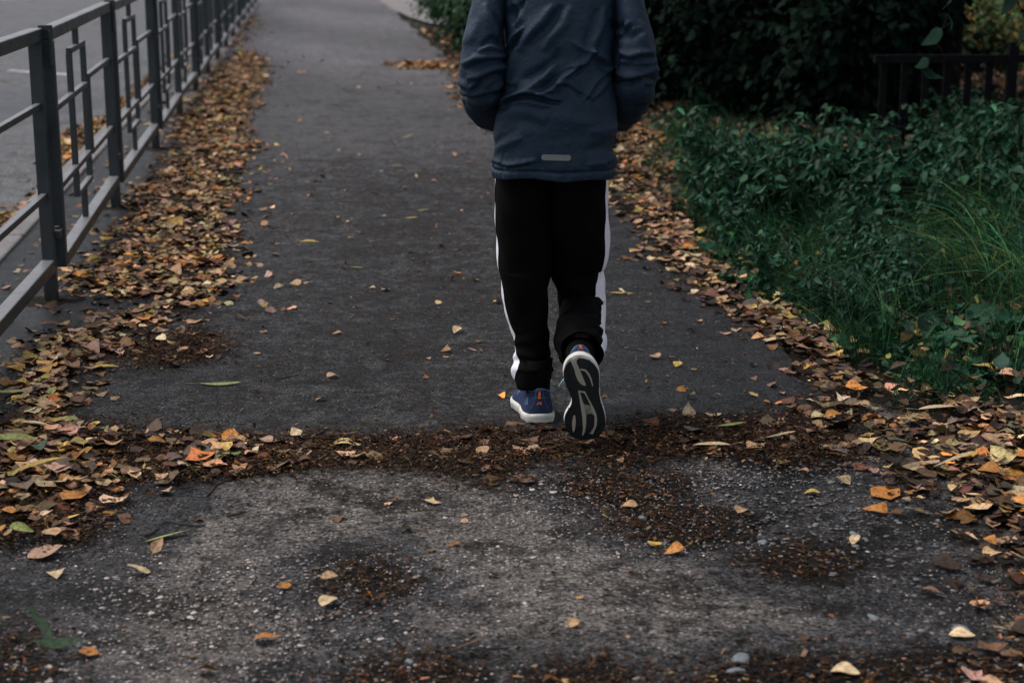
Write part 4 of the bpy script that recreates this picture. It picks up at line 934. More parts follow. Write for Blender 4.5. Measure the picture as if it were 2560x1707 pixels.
# pebbles set in the worn pavement
M['pebble'] = mat('pebble_stone', rough=.6, spec=.4); g = N(M['pebble']); g.set('Base Color', g.attr('tint'))
def pebbles(name, P, size, col, z, label, seed=0):
    bm = bmesh.new(); bmesh.ops.create_cube(bm, size=1.0); bmesh.ops.subdivide_edges(bm, edges=bm.edges[:], cuts=1, use_grid_fill=True)
    for v in bm.verts: v.co = v.co.normalized()
    base = np.array([v.co[:] for v in bm.verts]); F = np.array([[v.index for v in f.verts] for f in bm.faces]); bm.free(); k = len(base); n = len(P)
    s_ = size[:, None] * np.column_stack([rng.uniform(.7, 1.3, n), rng.uniform(.5, 1.0, n), rng.uniform(.22, .38, n)])
    a = rng.uniform(0, 6.28, n); Rm = euler(a * 0, a * 0, a)
    Vv = np.einsum('nij,nkj->nki', Rm, base[None] * s_[:, None] * rng.uniform(.82, 1.15, (n, k, 1))) + np.column_stack([P, z])[:, None]
    o = quads(name, Vv.reshape(-1, 3), (F[None] + (np.arange(n) * k)[:, None, None]).reshape(-1, 4), M['pebble'], None, True, np.repeat(col, k, 0)); return tag(o, label, 'pebbles', kind='stuff')
n = 34000; P2 = np.column_stack([rng.uniform(-1.9, 1.75, n), rng.uniform(2.7, 4.76, n)]); P2 = P2[(P2[:, 0] > kerb_x(P2[:, 1]) + .6) & (P2[:, 0] < 1.3 + .25 * (4.6 - P2[:, 1]))]
P2 = P2[~inside(P2, WETR) | (rng.uniform(0, 1, len(P2)) < .45)]; P2 = P2[rng.uniform(0, 1, len(P2)) < .35 + .65 * (np.sin(P2[:, 0] * 4 + 1) * np.sin(P2[:, 1] * 5) > -.2)]
n = len(P2); cc_ = np.array([(.32, .25, .22), (.22, .2, .195), (.44, .38, .34), (.13, .13, .145), (.20, .155, .135)])[rng.integers(0, 5, n)] * rng.lognormal(-.12, .25, (n, 1))
pebbles('embedded_pebbles', P2, np.clip(rng.lognormal(-5.95, .45, n), .0012, .010), cc_, rng.uniform(-.0016, .0002, n), 'small pinkish and grey pebbles showing in the worn foreground pavement')
n = 9000; P5 = np.column_stack([rng.uniform(-1.9, 1.1, n), rng.uniform(4.75, 8.0, n)]); P5 = P5[P5[:, 0] < right_x(P5[:, 1])]; n = len(P5); pebbles('embedded_grit', P5, np.clip(rng.lognormal(-6.35, .3, n), .0009, .004), np.array([(.22, .2, .19), (.13, .125, .125), (.3, .27, .25)])[rng.integers(0, 3, n)], rng.uniform(.0062, .0088, n), 'fine pale grit showing in the smooth dark asphalt')
n = 700; P3 = sample(WETR, n, .05); pebbles('loose_gravel', P3, np.clip(rng.lognormal(-5.35, .4, n), .003, .012), np.array([(.09, .09, .093), (.06, .062, .07), (.14, .128, .12)])[rng.integers(0, 3, n)], np.full(n, .001), 'loose grey gravel on the dark wet ground at lower right')

# single stones
M['stone'] = mat('blue_grey_stone', (.12, .135, .155), .6); g = N(M['stone']); g.set('Base Color', g.ramp(g.noise(60, 4), [(.3, (.085, .1, .12)), (.7, (.16, .17, .185))]))
def stone(px, py, s_, label, grp=None):
    bm = bmesh.new(); bmesh.ops.create_icosphere(bm, subdivisions=3, radius=1); r = random.Random(px)
    k = [r.uniform(0, 6) for _ in range(4)]
    for v in bm.verts:
        f = 1 + .12 * math.sin(v.co.x * 3 + k[0]) + .1 * math.sin(v.co.y * 4 + k[1]) + .04 * math.sin(v.co.z * 9 + v.co.x * 7 + k[2]); v.co = Vector((v.co.x * s_ * f, v.co.y * s_ * .62 * f, v.co.z * s_ * .32 * f))
    me = bpy.data.meshes.new('stone'); bm.to_mesh(me); bm.free(); o = link_mesh('stone', me, M['stone'], None, True); p = GD(px, py); o.location = (p[0], p[1], s_ * .12); o.rotation_euler = (0, 0, k[3])
    tag(o, label, 'stone', 'stones in the pavement')
for a in [(1703, 1514, .026, 'blue grey flat stone in a dark hollow at the bottom of the pavement'), (2006, 1420, .018, 'grey stone on the wet gravel left of a pale leaf'), (1962, 1228, .016, 'grey stone on the wet ground below a yellow leaf'),
          (2208, 1447, .022, 'long pale stone just behind the pale stalked leaf at lower right'), (1752, 1247, .017, 'small grey stone on the pavement right of the mulch patch'), (1475, 1190, .013, 'pebble at the left rim of the mulch patch'), (940, 1522, .016, 'pebble beside the bottom mulch patch'), (1690, 1543, .02, 'pale angular stone at the very bottom edge')]: stone(*a)

# ------------------------------------------------------------ single fallen leaves that can be told apart
def one_leaf(px, py, kind, size, colr, label, yaw=None, tilt=.25, z=None, grp=None, v=None, name='fallen_leaf'):
    r = np.random.default_rng(int(px * 7 + py)); T = TPL[kind][r.integers(0, 10) if v is None else v] * size
    a = r.uniform(0, 6.28) if yaw is None else R(yaw); Rm = euler(np.array([r.normal(0, tilt)]), np.array([r.normal(0, tilt)]), np.array([a]))[0]
    Vv = T @ Rm.T; Vv[:, 2] -= Vv[:21, 2].min(); p = GD(px, py); zz = (.010 if p[1] > path_edge(p[0]) else .002) if z is None else z
    col = np.repeat((np.array(PAL[colr]) * r.lognormal(0, .12))[None], 25, 0); col[1:20:3] *= 1.15
    o = quads(name, Vv, LF, M['litter'], None, True, col); o.location = (p[0], p[1], zz + .001)
    sm = o.modifiers.new('smooth', 'SUBSURF'); sm.levels = sm.render_levels = 1
    tag(o, label, 'leaf', grp or 'single fallen leaves on the path'); return o
SL = [
 (502, 888, 'willow', .137, 'ygreen', 'long pale green lance-shaped leaf alone on the dark asphalt', -88, .04),
 (765, 874, 'poplar', .045, 'pink', 'small pink-tan leaf right of the long pale green leaf'), (737, 926, 'birch', .04, 'tan', 'small tan leaf below and right of the long pale green leaf'),
 (1505, 829, 'poplar', .048, 'tan', 'tan leaf with a stalk on the asphalt right of the lifted shoe', 30), (1667, 773, 'birch', .045, 'pink', 'pinkish leaf on the dark asphalt halfway to the verge'),
 (1728, 848, 'birch', .032, 'ygreen', 'small yellow-green leaf on the dark asphalt at right'), (1523, 748, 'birch', .03, 'orange', 'small orange leaf above the tan stalked leaf'),
 (1797, 912, 'birch', .035, 'pink', 'small pink leaf near the right end of the asphalt'), (1763, 934, 'birch', .035, 'orange', 'orange-brown leaf at the lower right edge of the asphalt'),
 (1820, 954, 'birch', .06, 'tan', 'broad tan leaf at the asphalt corner beside the leaf carpet'), (1583, 963, 'poplar', .045, 'pale', 'pale upright leaf on the rim of the asphalt', 10, .7), (1640, 962, 'birch', .05, 'pale', 'pale flat leaf right of the pale upright leaf'),
 (1912, 977, 'round', .058, 'orange', 'squarish bright orange leaf on the brown leaf carpet', None, .15, .03), (2146, 967, 'willow', .125, 'pale', 'long pale leaf lying below the grass tuft', -75, .1, .04),
 (1675, 992, 'willow', .085, 'ygreen', 'yellow-green narrow leaf in the brown band', -80, .1, .02), (1637, 1037, 'willow', .11, 'pale', 'long pale narrow leaf below the band right of the shoe', 80, .1, .016), (1590, 1003, 'poplar', .06, 'grey', 'greyish skeleton leaf in the band right of the shoe', 60, .2, .016),
 (1789, 1022, 'willow', .09, 'pale', 'pale narrow leaf at the right part of the band', -95, .2, .02), (1427, 679, 'willow', .10, 'yellow', 'long yellow leaf right of the walker at knee height in the photo', -100, .15),
 (1050, 769, 'birch', .05, 'pale', 'pale pointed leaf left of the walker shoes'), (712, 562, 'willow', .085, 'yellow', 'yellow narrow leaf in the middle of the path', -85, .2), (818, 620, 'willow', .062, 'ygreen', 'pale greenish narrow leaf right of the yellow narrow one', -88, .05),
 (943, 506, 'willow', .07, 'yellow', 'small narrow yellow leaf left of the walker thigh', -100, .2), (915, 385, 'willow', .085, 'yellow', 'short straight yellowish leaf far up the path', -90, .05), (936, 323, 'willow', .10, 'ygreen', 'curled olive leaf far up the path', -92, .4),
 (972, 489, 'willow', .07, 'ygreen', 'thin pale green leaf near the walker at hip height', -90, .1), (1035, 648, 'birch', .045, 'tan', 'tan leaf left of the walker left knee'), (1094, 650, 'birch', .04, 'tan', 'tan leaf nearest to the walker left knee'),
 (680, 660, 'birch', .05, 'tan', 'tan leaf on the asphalt beside the tip of the leaf drift'), (775, 773, 'birch', .036, 'tan', 'tiny tan leaf above the small pink-tan one'), (996, 1156, 'poplar', .048, 'pale', 'cream heart-shaped leaf on the worn pavement', 5, .1), (928, 1222, 'birch', .046, 'pale', 'cream leaf below the cream heart-shaped leaf'),
 (323, 1322, 'poplar', .056, 'pale', 'cream leaf with an upright stalk on the worn pavement at left', 180, .3), (127, 1323, 'poplar', .045, 'pale', 'pale stalked leaf near the left edge of the worn pavement', 200, .15), (100, 1277, 'round', .085, 'pink', 'large pinkish oval leaf below the left pile', -70, .12),
 (50, 1245, 'birch', .065, 'ygreen', 'dull green leaf at the foot of the left pile', -60, .4, .02), (652, 1349, 'birch', .038, 'orange', 'small rust-orange leaf left of the dark mulch spot'), (754, 1387, 'round', .05, 'pale', 'pale leaf at the lower left rim of the mulch spot'), (754, 1328, 'birch', .042, 'tan', 'tan leaf at the upper left rim of the mulch spot'),
 (610, 1473, 'birch', .060, 'orange', 'orange curled leaf low on the worn pavement', -85, .35), (208, 1504, 'round', .05, 'orange', 'bright orange leaf near the lower left corner'), (475, 1547, 'birch', .05, 'orange', 'orange leaf cut by the bottom edge of the photo'), (1070, 1504, 'willow', .11, 'brown', 'brown rolled leaf with a long stalk near the bottom', 88, .2),
 (1317, 1439, 'birch', .035, 'tan', 'small orange-tan leaf alone low on the pavement'), (1550, 1274, 'birch', .05, 'orange', 'orange-brown leaf below the right mulch patch'), (1446, 1166, 'birch', .045, 'tan', 'tan leaf at the top left of the right mulch patch'), (1505, 1252, 'birch', .04, 'yellow', 'yellowish ragged leaf at the bottom of the right mulch patch'),
 (1701, 1175, 'round', .042, 'tan', 'rounded tan leaf right of the right mulch patch'), (1866, 1135, 'birch', .045, 'yellow', 'yellow-tan leaf on the wet gravel edge'), (2010, 1177, 'poplar', .068, 'orange', 'pointed orange leaf on the dark wet ground', 70, .3), (1966, 1248, 'birch', .038, 'pale', 'small pale leaf in the middle of the wet ground'),
 (1788, 1222, 'birch', .036, 'brown', 'dark brown leaf left of the small pale leaf'), (2206, 1463, 'birch', .055, 'pale', 'cream leaf with a bent stalk at lower right', -110, .1), (1937, 1550, 'round', .06, 'pale', 'cream leaf at the bottom edge right of centre'), (2272, 1272, 'round', .036, 'orange', 'little orange leaf on the right leaf carpet', None, .3, .03),
 (777, 1196, 'birch', .05, 'brown', 'flattened brown leaf on the worn pavement'), (1110, 1050, 'birch', .05, 'tan', 'tan leaf lying on the band left of the walker'), (825, 1062, 'birch', .05, 'tan', 'tan leaf upright in the band, left of centre', None, .6, .015), (1120, 1003, 'birch', .055, 'orange', 'ragged orange leaf at the top rim of the band'),
 (2057, 1037, 'willow', .085, 'green', 'dark green narrow leaf on the right leaf carpet', 60, .15, .035), (2190, 1100, 'willow', .12, 'pale', 'long whitish leaf on the right leaf carpet', 95, .2, .035), (2270, 1112, 'round', .06, 'orange', 'orange-tan leaf right of the long whitish leaf', None, .2, .035),
 (1685, 600, 'willow', .10, 'yellow', 'yellow leaf caught at the edge of the verge grass', -60, .4, .05), (15, 745, 'round', .055, 'pale', 'whitish leaf at the left edge below the bottom rail'), (150, 757, 'willow', .12, 'ygreen', 'long green leaf at the top of the left drift', -95, .2, .02),
 (455, 745, 'willow', .085, 'ygreen', 'yellow-green leaf at the lower tip of the drift', -95, .3, .02), (240, 857, 'willow', .09, 'yellow', 'yellow narrow leaf at the right rim of the left drift', -80, .3, .02), (590, 820, 'birch', .035, 'tan', 'small tan leaf right of the leaf tongue'), (210, 892, 'birch', .06, 'pink', 'pinkish curled leaf on asphalt left of the pale green leaf'),
 (1230, 978, 'birch', .07, 'brown', 'brown leaf under the left heel of the walker', 20, .1), (382, 1240, 'willow', .12, 'ygreen', 'withered dull green leaf on the worn pavement', -60, .15), (362, 1268, 'birch', .045, 'tan', 'small tan leaf below the withered grey leaf'),
 (92, 1478, 'willow', .10, 'green', 'grey green curled leaf in the lower left corner', 50, .5, .015), (130, 1500, 'willow', .09, 'green', 'second curled green leaf of the lower left corner', -80, .6, .015), (380, 1135, 'birch', .05, 'pink', 'pinkish leaf at the lower rim of the left pile'), (265, 1132, 'birch', .055, 'orange', 'orange-tan leaf in the wet spot beside the left pile'),
 (440, 1103, 'willow', .09, 'ygreen', 'olive folded leaf at the lower rim of the band', -85, .4, .012), (610, 1030, 'birch', .06, 'pink', 'pale pink leaf lying in the left part of the band', None, .1, .02), (545, 1027, 'birch', .055, 'tan', 'tan pointed leaf in the left part of the band', 80, .1, .02), (682, 1012, 'birch', .05, 'pale', 'whitish spotted leaf at the upper rim of the band', None, .2, .02),
 (90, 1072, 'poplar', .07, 'green', 'green heart-shaped leaf on the left pile', -150, .2, .05), (30, 1050, 'willow', .13, 'ygreen', 'yellowish long leaf on the left pile', -85, .2, .05), (90, 1125, 'willow', .14, 'yellow', 'broad yellow leaf on the left pile', -75, .3, .055), (80, 1015, 'willow', .08, 'pale', 'pale oval leaf on the left pile', -85, .1, .05),
 (20, 928, 'willow', .12, 'ygreen', 'dull green leaf at the left edge of the photo', -90, .2, .04), (180, 1150, 'poplar', .06, 'pale', 'cream leaf at the lower end of the left pile', None, .2, .05), (110, 1208, 'birch', .05, 'pale', 'cream folded leaf below the left pile', None, .2, .03), (120, 1247, 'birch', .06, 'tan', 'light tan leaf just above the large pinkish oval leaf', None, .2, .02),
]
for e in SL:
    e = list(e) + [None] * (9 - len(e)); one_leaf(e[0], e[1], e[2], e[3], e[4], e[5], e[6], .25 if e[7] is None else e[7], e[8])
def many(polyg, n, lab, grp, mixd, s0=.042, zr=None):
    pts = sample(polyg, n, .02)
    for p in pts:
        r = rng.integers(0, 1000); kind = ['birch', 'birch', 'poplar', 'round', 'scrap', 'willow'][r % 6]; size = s0 * rng.uniform(.6, 1.25) * (1.5 if kind == 'willow' else 1)
        T = TPL[kind][r % 10] * size; Rm = euler(np.array([rng.normal(0, .25)]), np.array([rng.normal(0, .25)]), rng.uniform(0, 6.28, 1))[0]; Vv = T @ Rm.T; Vv[:, 2] -= Vv[:21, 2].min()
        o = quads('fallen_leaf', Vv, LF, M['litter'], None, True, np.repeat(pal(1, mixd), 25, 0)); o.location = (p[0], p[1], .011 if p[1] > path_edge(p[0]) + .02 else .002); tag(o, lab, 'leaf', grp)
LM = {'tan': .34, 'pale': .12, 'pink': .2, 'brown': .2, 'orange': .07, 'yellow': .05, 'grey': .05}
many(polyD([(640, 120), (1000, 130), (1090, 380), (600, 380)]), 70, 'small fallen leaf dotting the far half of the path', 'small leaves dotting the far half of the path', LM, .045)
many(polyD([(600, 380), (1130, 400), (1170, 940), (560, 960), (520, 860)]), 60, 'small fallen leaf dotting the asphalt between the leaf drift and the walker', 'small leaves on the asphalt left of the walker', LM, .034)
many(polyD([(1420, 640), (1620, 760), (1820, 940), (1430, 950)]), 14, 'small fallen leaf on the dark asphalt right of the walker', 'small leaves on the asphalt right of the walker', LM, .03)
many(polyD([(560, 330), (640, 330), (640, 760), (560, 800)]), 40, 'stray leaf along the right rim of the leaf drift', 'stray leaves along the rim of the drift', LM, .042)
many(polyD([(300, 1140), (1250, 1120), (2000, 1300), (2150, 1568), (180, 1568), (250, 1300)]), 34, 'tiny leaf scrap on the worn foreground pavement', 'tiny leaf scraps on the worn pavement', {'tan': .4, 'brown': .5, 'orange': .1}, .022)
M['twig'] = mat('dark_twig', (.022, .015, .011), .8)
for i, (pts, lab) in enumerate([([(478, 1140), (495, 1118), (520, 1108), (545, 1100)], 'thin curved dark twig at the lower rim of the band'), ([(520, 1190), (565, 1178)], 'short straight twig left on the worn pavement'), ([(365, 1127), (440, 1122)], 'dark stick beside the left pile'),
    ([(575, 1342), (590, 1330)], 'tiny twig left of the rust-orange leaf'), ([(615, 1415), (652, 1402)], 'short dark twig below the pale rim leaf'), ([(340, 1235), (380, 1200), (470, 1212)], 'dried stalk above the withered leaf'), ([(690, 1385), (742, 1478)], 'thin twig low on the pavement'), ([(1000, 1500), (1165, 1492)], 'long stalk of dried grass near the bottom'),
    ([(630, 880), (690, 868)], 'straight twig on the asphalt right of the long pale leaf'), ([(470, 1060), (510, 1048), (560, 1062)], 'thin twig lying on the band'), ([(1560, 1150), (1680, 1120)], 'grass stalk across the right mulch patch'), ([(640, 1010), (700, 1040), (740, 1030)], 'bent twig in the middle of the band')]):
    mb = MB(); q = [Vector(GD(*p)) for p in pts]; zz = .012 if q[0].y > 4.6 else .004
    dn = []
    for a_, b_ in zip(q[:-1], q[1:]):
        for t in (0, .5): dn.append(a_.lerp(b_, t) + Vector((random.uniform(-.004, .004), random.uniform(-.006, .006), zz)))
    dn.append(q[-1] + Vector((0, 0, zz))); mb.tube(dn, [.0024 - .0012 * k_ / len(dn) for k_ in range(len(dn))], 6)
    tag(mb.build('twig', M['twig'], smooth=True), lab, 'twig', 'twigs on the path')

# ------------------------------------------------------------ the verge: grass, ground cover, weeds
GR = {'a': (.014, .062, .026), 'b': (.009, .042, .020), 'c': (.030, .080, .024), 'd': (.016, .056, .030), 'y': (.16, .14, .03), 'e': (.06, .075, .02)}
def gcol(n, ks=('a', 'b', 'c', 'd'), s_=.42):
    return np.array([GR[k] for k in ks])[rng.integers(0, len(ks), n)] * rng.lognormal(0, s_, (n, 1)) * rng.lognormal(0, .06, (n, 3))
def ground_z(x, y): return -.035 + .04 * np.clip((x - (1.3 - .123 * (y - 5.3))) / 1.5, 0, 1)
def blades(P, length, lean, width, col, name, label):
    n = len(P); st_ = 6; t = np.linspace(0, 1, st_)[None, :, None]
    az = rng.uniform(0, 6.28, n); L_ = lean[0] + rng.normal(0, lean[2], (n, 1)); Ly = lean[1] + rng.normal(0, lean[2], (n, 1)); d = np.concatenate([L_, Ly, np.zeros((n, 1))], 1)[:, None]
    up = np.array([0, 0, 1.0])[None, None]; c = P[:, None] + length[:, None, None] * (up * (t - .42 * t ** 3 * np.linalg.norm(d, axis=2, keepdims=True)) + d * t ** 2)
    sdv = np.stack([np.cos(az), np.sin(az), 0 * az], 1)[:, None] * (width[:, None, None] * (1 - t) ** .6 * .5)
    Vv = np.stack([c - sdv, c + sdv], 2).reshape(n, st_ * 2, 3); f = np.array([(2*i, 2*i+1, 2*i+3, 2*i+2) for i in range(st_ - 1)])
    F = f[None] + (np.arange(n) * st_ * 2)[:, None, None]
    o = quads(name, Vv.reshape(-1, 3), F.reshape(-1, 4), M['green'], None, True, np.repeat(col, st_ * 2, 0)); return tag(o, label, 'grass', kind='stuff')
def clumps(poly, nc, per, spread):
    c = sample(poly, nc, .02); P = np.repeat(c, per, 0) + rng.normal(0, spread, (nc * per, 2)); return np.column_stack([P, ground_z(P[:, 0], P[:, 1]) - .005])
FRONT = polyD([(1925, 800), (2050, 850), (2120, 930), (2352, 960), (2480, 900), (2480, 600), (2000, 640), (1900, 700)])
P = clumps(FRONT, 130, 40, .028); blades(P, rng.uniform(.05, .17, len(P)), (0, -.1, .45), rng.uniform(.0018, .0038, len(P)), gcol(len(P), ('a', 'c', 'b')), 'grass', 'fresh green grass tufts at the front edge of the verge')
P = clumps(VEGP, 420, 26, .035); blades(P, rng.uniform(.07, .26, len(P)), (-.1, 0, .45), rng.uniform(.002, .0045, len(P)), gcol(len(P)), 'grass', 'grass growing between the weeds of the verge')
LONG = polyD([(2180, 700), (2230, 620), (2330, 540), (2480, 520), (2480, 760), (2300, 760)])
P = clumps(LONG, 30, 34, .06); blades(P, rng.uniform(.22, .60, len(P)), (-.65, -.15, .40), rng.uniform(.004, .0095, len(P)), gcol(len(P), ('a', 'c', 'd', 'e'), .5) * 1.8, 'long_grass', 'long leaning grass at the right edge of the photo')
edge_tuft = [GD(1985, 818), GD(2060, 800), GD(1945, 790), GD(2130, 880), GD(1640, 560), GD(1600, 505), GD(1500, 395)]
P = np.concatenate([np.column_stack([rng.normal(p[0], .03, 90), rng.normal(p[1], .03, 90), np.zeros(90)]) for p in edge_tuft]); blades(P, rng.uniform(.08, .2, len(P)), (-.35, -.25, .45), rng.uniform(.002, .0035, len(P)), gcol(len(P), ('a', 'c')), 'grass', 'tufts of grass spilling over the leaf carpet')
# low leafy ground cover
COV = polyD([(1520, 300), (1600, 330), (1800, 350), (2050, 400), (2352, 520), (2352, 880), (2100, 880), (1960, 800), (1700, 670), (1640, 560), (1580, 470), (1560, 410)])
for (n, ks_, sz, zm, lb) in ((5500, [('round', .7), ('birch', .3)], (.014, .036), .09, 'small round-leaved ground cover at the edge of the leaf carpet'), (1300, [('lance', .6), ('birch', .4)], (.03, .085), .16, 'mixed broad and narrow green leaves filling the verge')):
    P = sample(COV, n, .07); rot = np.column_stack([rng.normal(.25, .5, n), rng.normal(0, .45, n), rng.uniform(0, 6.28, n)])
    tag(scatter('ground_cover', np.column_stack([P, ground_z(P[:, 0], P[:, 1]) + rng.uniform(.01, zm, n)]), ks_, rng.uniform(sz[0], sz[1], n), gcol(n, ('a', 'a', 'b', 'b', 'c', 'd', 'd', 'a', 'b', 'y')), rot, M['green']), lb, 'ground cover', kind='stuff')
litter('leaf_litter', COV, 22, .06, {'tan': .5, 'brown': .3, 'orange': .12, 'yellow': .08}, 'fallen leaves caught among the weeds', .042, .6, .05, z0=.05)
P = clumps(COV, 300, 26, .035); blades(P, rng.uniform(.10, .42, len(P)), (-.2, -.15, .55), rng.uniform(.0025, .006, len(P)), gcol(len(P), ('a', 'c', 'd')), 'grass', 'loose grass in front of and between the leafy weeds')
n = 9000; P = sample(VEGP, n, .06); P = P[P[:, 1] < 15]; n = len(P)
rot = np.column_stack([rng.normal(.2, .5, n), rng.normal(0, .5, n), rng.uniform(0, 6.28, n)])
tag(scatter('ground_cover', np.column_stack([P, ground_z(P[:, 0], P[:, 1]) + rng.uniform(.01, .10, n)]), [('round', .6), ('birch', .4)], rng.uniform(.016, .042, n), gcol(n, ('a', 'b', 'd')), rot, M['green']), 'low round-leaved ground cover under the weeds', 'ground cover', kind='stuff')

def leafy(name, root, pts, dirs, size, kinds, col, droop=.5, mt='green'):
    n = len(pts); yaw = np.arctan2(dirs[:, 1], dirs[:, 0]) - np.pi / 2
    rot = np.column_stack([rng.normal(-droop, .3, n), rng.normal(0, .3, n), yaw + rng.normal(0, .25, n)]); Rm = euler(*rot.T)
    off = np.einsum('nij,j->ni', Rm, np.array([0, .45, 0])) * size[:, None]
    return scatter(name, pts + off, kinds, size, col, Rm, M[mt], root)
def weed(h, stems, label, kinds=[('lance', .8), ('birch', .2)], ls=.05, ks=('a', 'b', 'd'), spread=.5, nleaf=14):
    root = empty('leafy_weed'); mb = MB(); Ps, Ds, Ss = [], [], []
    for s_ in range(stems):
        az = rng.uniform(0, 6.28); ln = h * rng.uniform(.65, 1.0); d = np.array([math.cos(az), math.sin(az)]) * spread * rng.uniform(.2, .8); q = []
        for k_ in range(6):
            t = k_ / 5; q.append(np.array([d[0] * ln * t * t + .02 * math.cos(az), d[1] * ln * t * t + .02 * math.sin(az), ln * (t - .18 * t * t)]))
        mb.tube(q, [.003 - .0018 * k_ / 5 for k_ in range(6)], 5)
        for k_ in range(nleaf):
            t = .12 + .88 * (k_ + rng.uniform(0, .6)) / nleaf; p = np.array([np.interp(t, np.linspace(0, 1, 6), [a[c_] for a in q]) for c_ in range(3)]); a0 = k_ * 1.4 + az
            for o_ in (0, math.pi):
                Ps.append(p); Ds.append((math.cos(a0 + o_), math.sin(a0 + o_))); Ss.append(ls * rng.uniform(.6, 1.2) * (1.15 - .55 * t))
        for k_ in range(4): Ps.append(q[-1]); Ds.append((math.cos(k_ * 1.57), math.sin(k_ * 1.57))); Ss.append(ls * .6)
    mb.build('stem', M['green_stem'], root, smooth=True); leafy('foliage', root, np.array(Ps), np.array(Ds), np.array(Ss), kinds, gcol(len(Ps), ks))
    return root
M['green_stem'] = mat('weed_stem', (.03, .05, .022), .6)
W = [weed(.42, 8, '', ls=.075, nleaf=9), weed(.34, 9, '', ls=.062, nleaf=9), weed(.55, 7, '', ls=.09, nleaf=10), weed(.28, 10, '', [('lance', .4), ('birch', .6)], .05, nleaf=8), weed(.48, 7, '', [('birch', .6), ('lance', .4)], .085, ('b', 'd'), nleaf=9), weed(.38, 12, '', [('lance', 1)], .062, ('d', 'b'), .8, nleaf=10)]
used = set()
def put(o, x, y, rz, s_, label, cat, grp):
    c = o if o.name not in used else copy_tree(o); used.add(o.name); c.location = (x, y, float(ground_z(x, y)) - .01); c.rotation_euler = (0, 0, rz); c.scale = (s_,) * 3; tag(c, label, cat, grp); return c
rw = random.Random(5)
ZONES = [(polyD([(1690, 640), (1760, 660), (1860, 700), (1950, 770), (2100, 720), (2100, 600), (1900, 560), (1680, 560)]), 26, 'leafy weed at the front of the verge beside the leaf carpet', 'leafy weeds at the front of the verge', (3, 1, 5, 0), (.6, 1.15)),
         (polyD([(1660, 560), (1900, 590), (1950, 480), (1700, 430), (1600, 470)]), 26, 'dense leafy weed in the middle of the verge', 'leafy weeds in the middle of the verge', (0, 1, 2, 4), (.8, 1.4)),
         (polyD([(1960, 640), (2480, 640), (2480, 440), (1960, 440)]), 34, 'tall leafy weed on the right side of the verge', 'tall leafy weeds at the right', (2, 0, 4, 5), (.8, 1.35)),
         (polyD([(1980, 440), (2480, 440), (2480, 330), (2000, 330)]), 26, 'tall dark weed in front of the low garden fence', 'tall dark weeds by the garden fence', (2, 4, 0), (.8, 1.2)),
         (polyD([(1520, 380), (1640, 440), (1950, 440), (1900, 340), (1560, 320)]), 24, 'small weed among fallen leaves under the dark shrubs', 'small weeds under the dark shrubs', (3, 1), (.35, .75))]
for poly, n, lab, grp, idx, (s0, s1) in ZONES:
    for x, y in sample(poly, n, .03): put(W[rw.choice(idx)], float(x), float(y), rw.uniform(0, 6.28), rw.uniform(s0, s1), lab, 'weed', grp)
# broad-leaved docks
def dock(nl, ls):
    root = empty('dock_plant'); mbs = MB()
    for k_ in range(nl):
        a = k_ * 2.4 + rng.uniform(-.3, .3); L_ = ls * rng.uniform(.75, 1.2); el = rng.uniform(.25, 1.0); vs, fs = [], []; nx, ny = 9, 15; fr = rng.uniform(0, 6)
        for j in range(ny):
            t = j / (ny - 1); w_ = L_ * (.26 * math.sin(math.pi * min(1, t * 1.02) ** .75) + .012); r_ = .04 + L_ * (t * math.cos(el) + .25 * t * t * (1 - math.cos(el))); z = L_ * (t * math.sin(el) - .55 * t * t * math.sin(el)) + .02
            for i in range(nx):
                u = (i / (nx - 1) - .5) * 2; rr = r_ + .01 * abs(u); wz = .25 * w_ * abs(u) ** 1.5 + .010 * math.sin(t * 26 + fr + u * 2) * abs(u) - .006 * (abs(u) < .1) + .004 * math.sin((t * 9 - abs(u) * 1.2) * 6.28)
                vs.append((math.cos(a) * rr - math.sin(a) * u * w_, math.sin(a) * rr + math.cos(a) * u * w_, z + wz))
        for j in range(ny - 1):
            for i in range(nx - 1): fs.append((j*nx+i, j*nx+i+1, (j+1)*nx+i+1, (j+1)*nx+i))
        col = np.repeat(gcol(1, ('a', 'd', 'd'), .15) * 1.35, len(vs), 0); col[np.arange(len(vs)) % nx == nx // 2] *= 1.6
        quads('leaf', np.array(vs), np.array(fs), M['green'], root, True, col)
    return root
DK = [dock(9, .24), dock(8, .19), dock(9, .27)]
for i, (px, py, k_, s_, lab) in enumerate([(2010, 765, 0, 1.0, 'broad-leaved dock at the front corner of the verge'), (2110, 800, 1, 1.0, 'smaller dock right of the front dock'), (2235, 770, 2, .9, 'dock with wide pale leaves near the right edge'), (2180, 880, 1, .8, 'low dock in the front grass'),
        (1700, 640, 1, .8, 'dock leaves at the left tip of the verge'), (1655, 590, 0, .75, 'dock beside the leaf carpet above the verge tip'), (2320, 860, 0, .7, 'dock at the right edge above the grass'), (2290, 640, 2, .9, 'dock under the long leaning grass'), (1930, 690, 0, .8, 'dock half hidden in the front weeds'), (2120, 690, 2, .8, 'upright dock behind the front docks')]):
    x, y, _ = GD(px, py); put(DK[k_], float(x), float(y), i * 1.3, s_, lab, 'dock', 'broad-leaved docks in the verge')

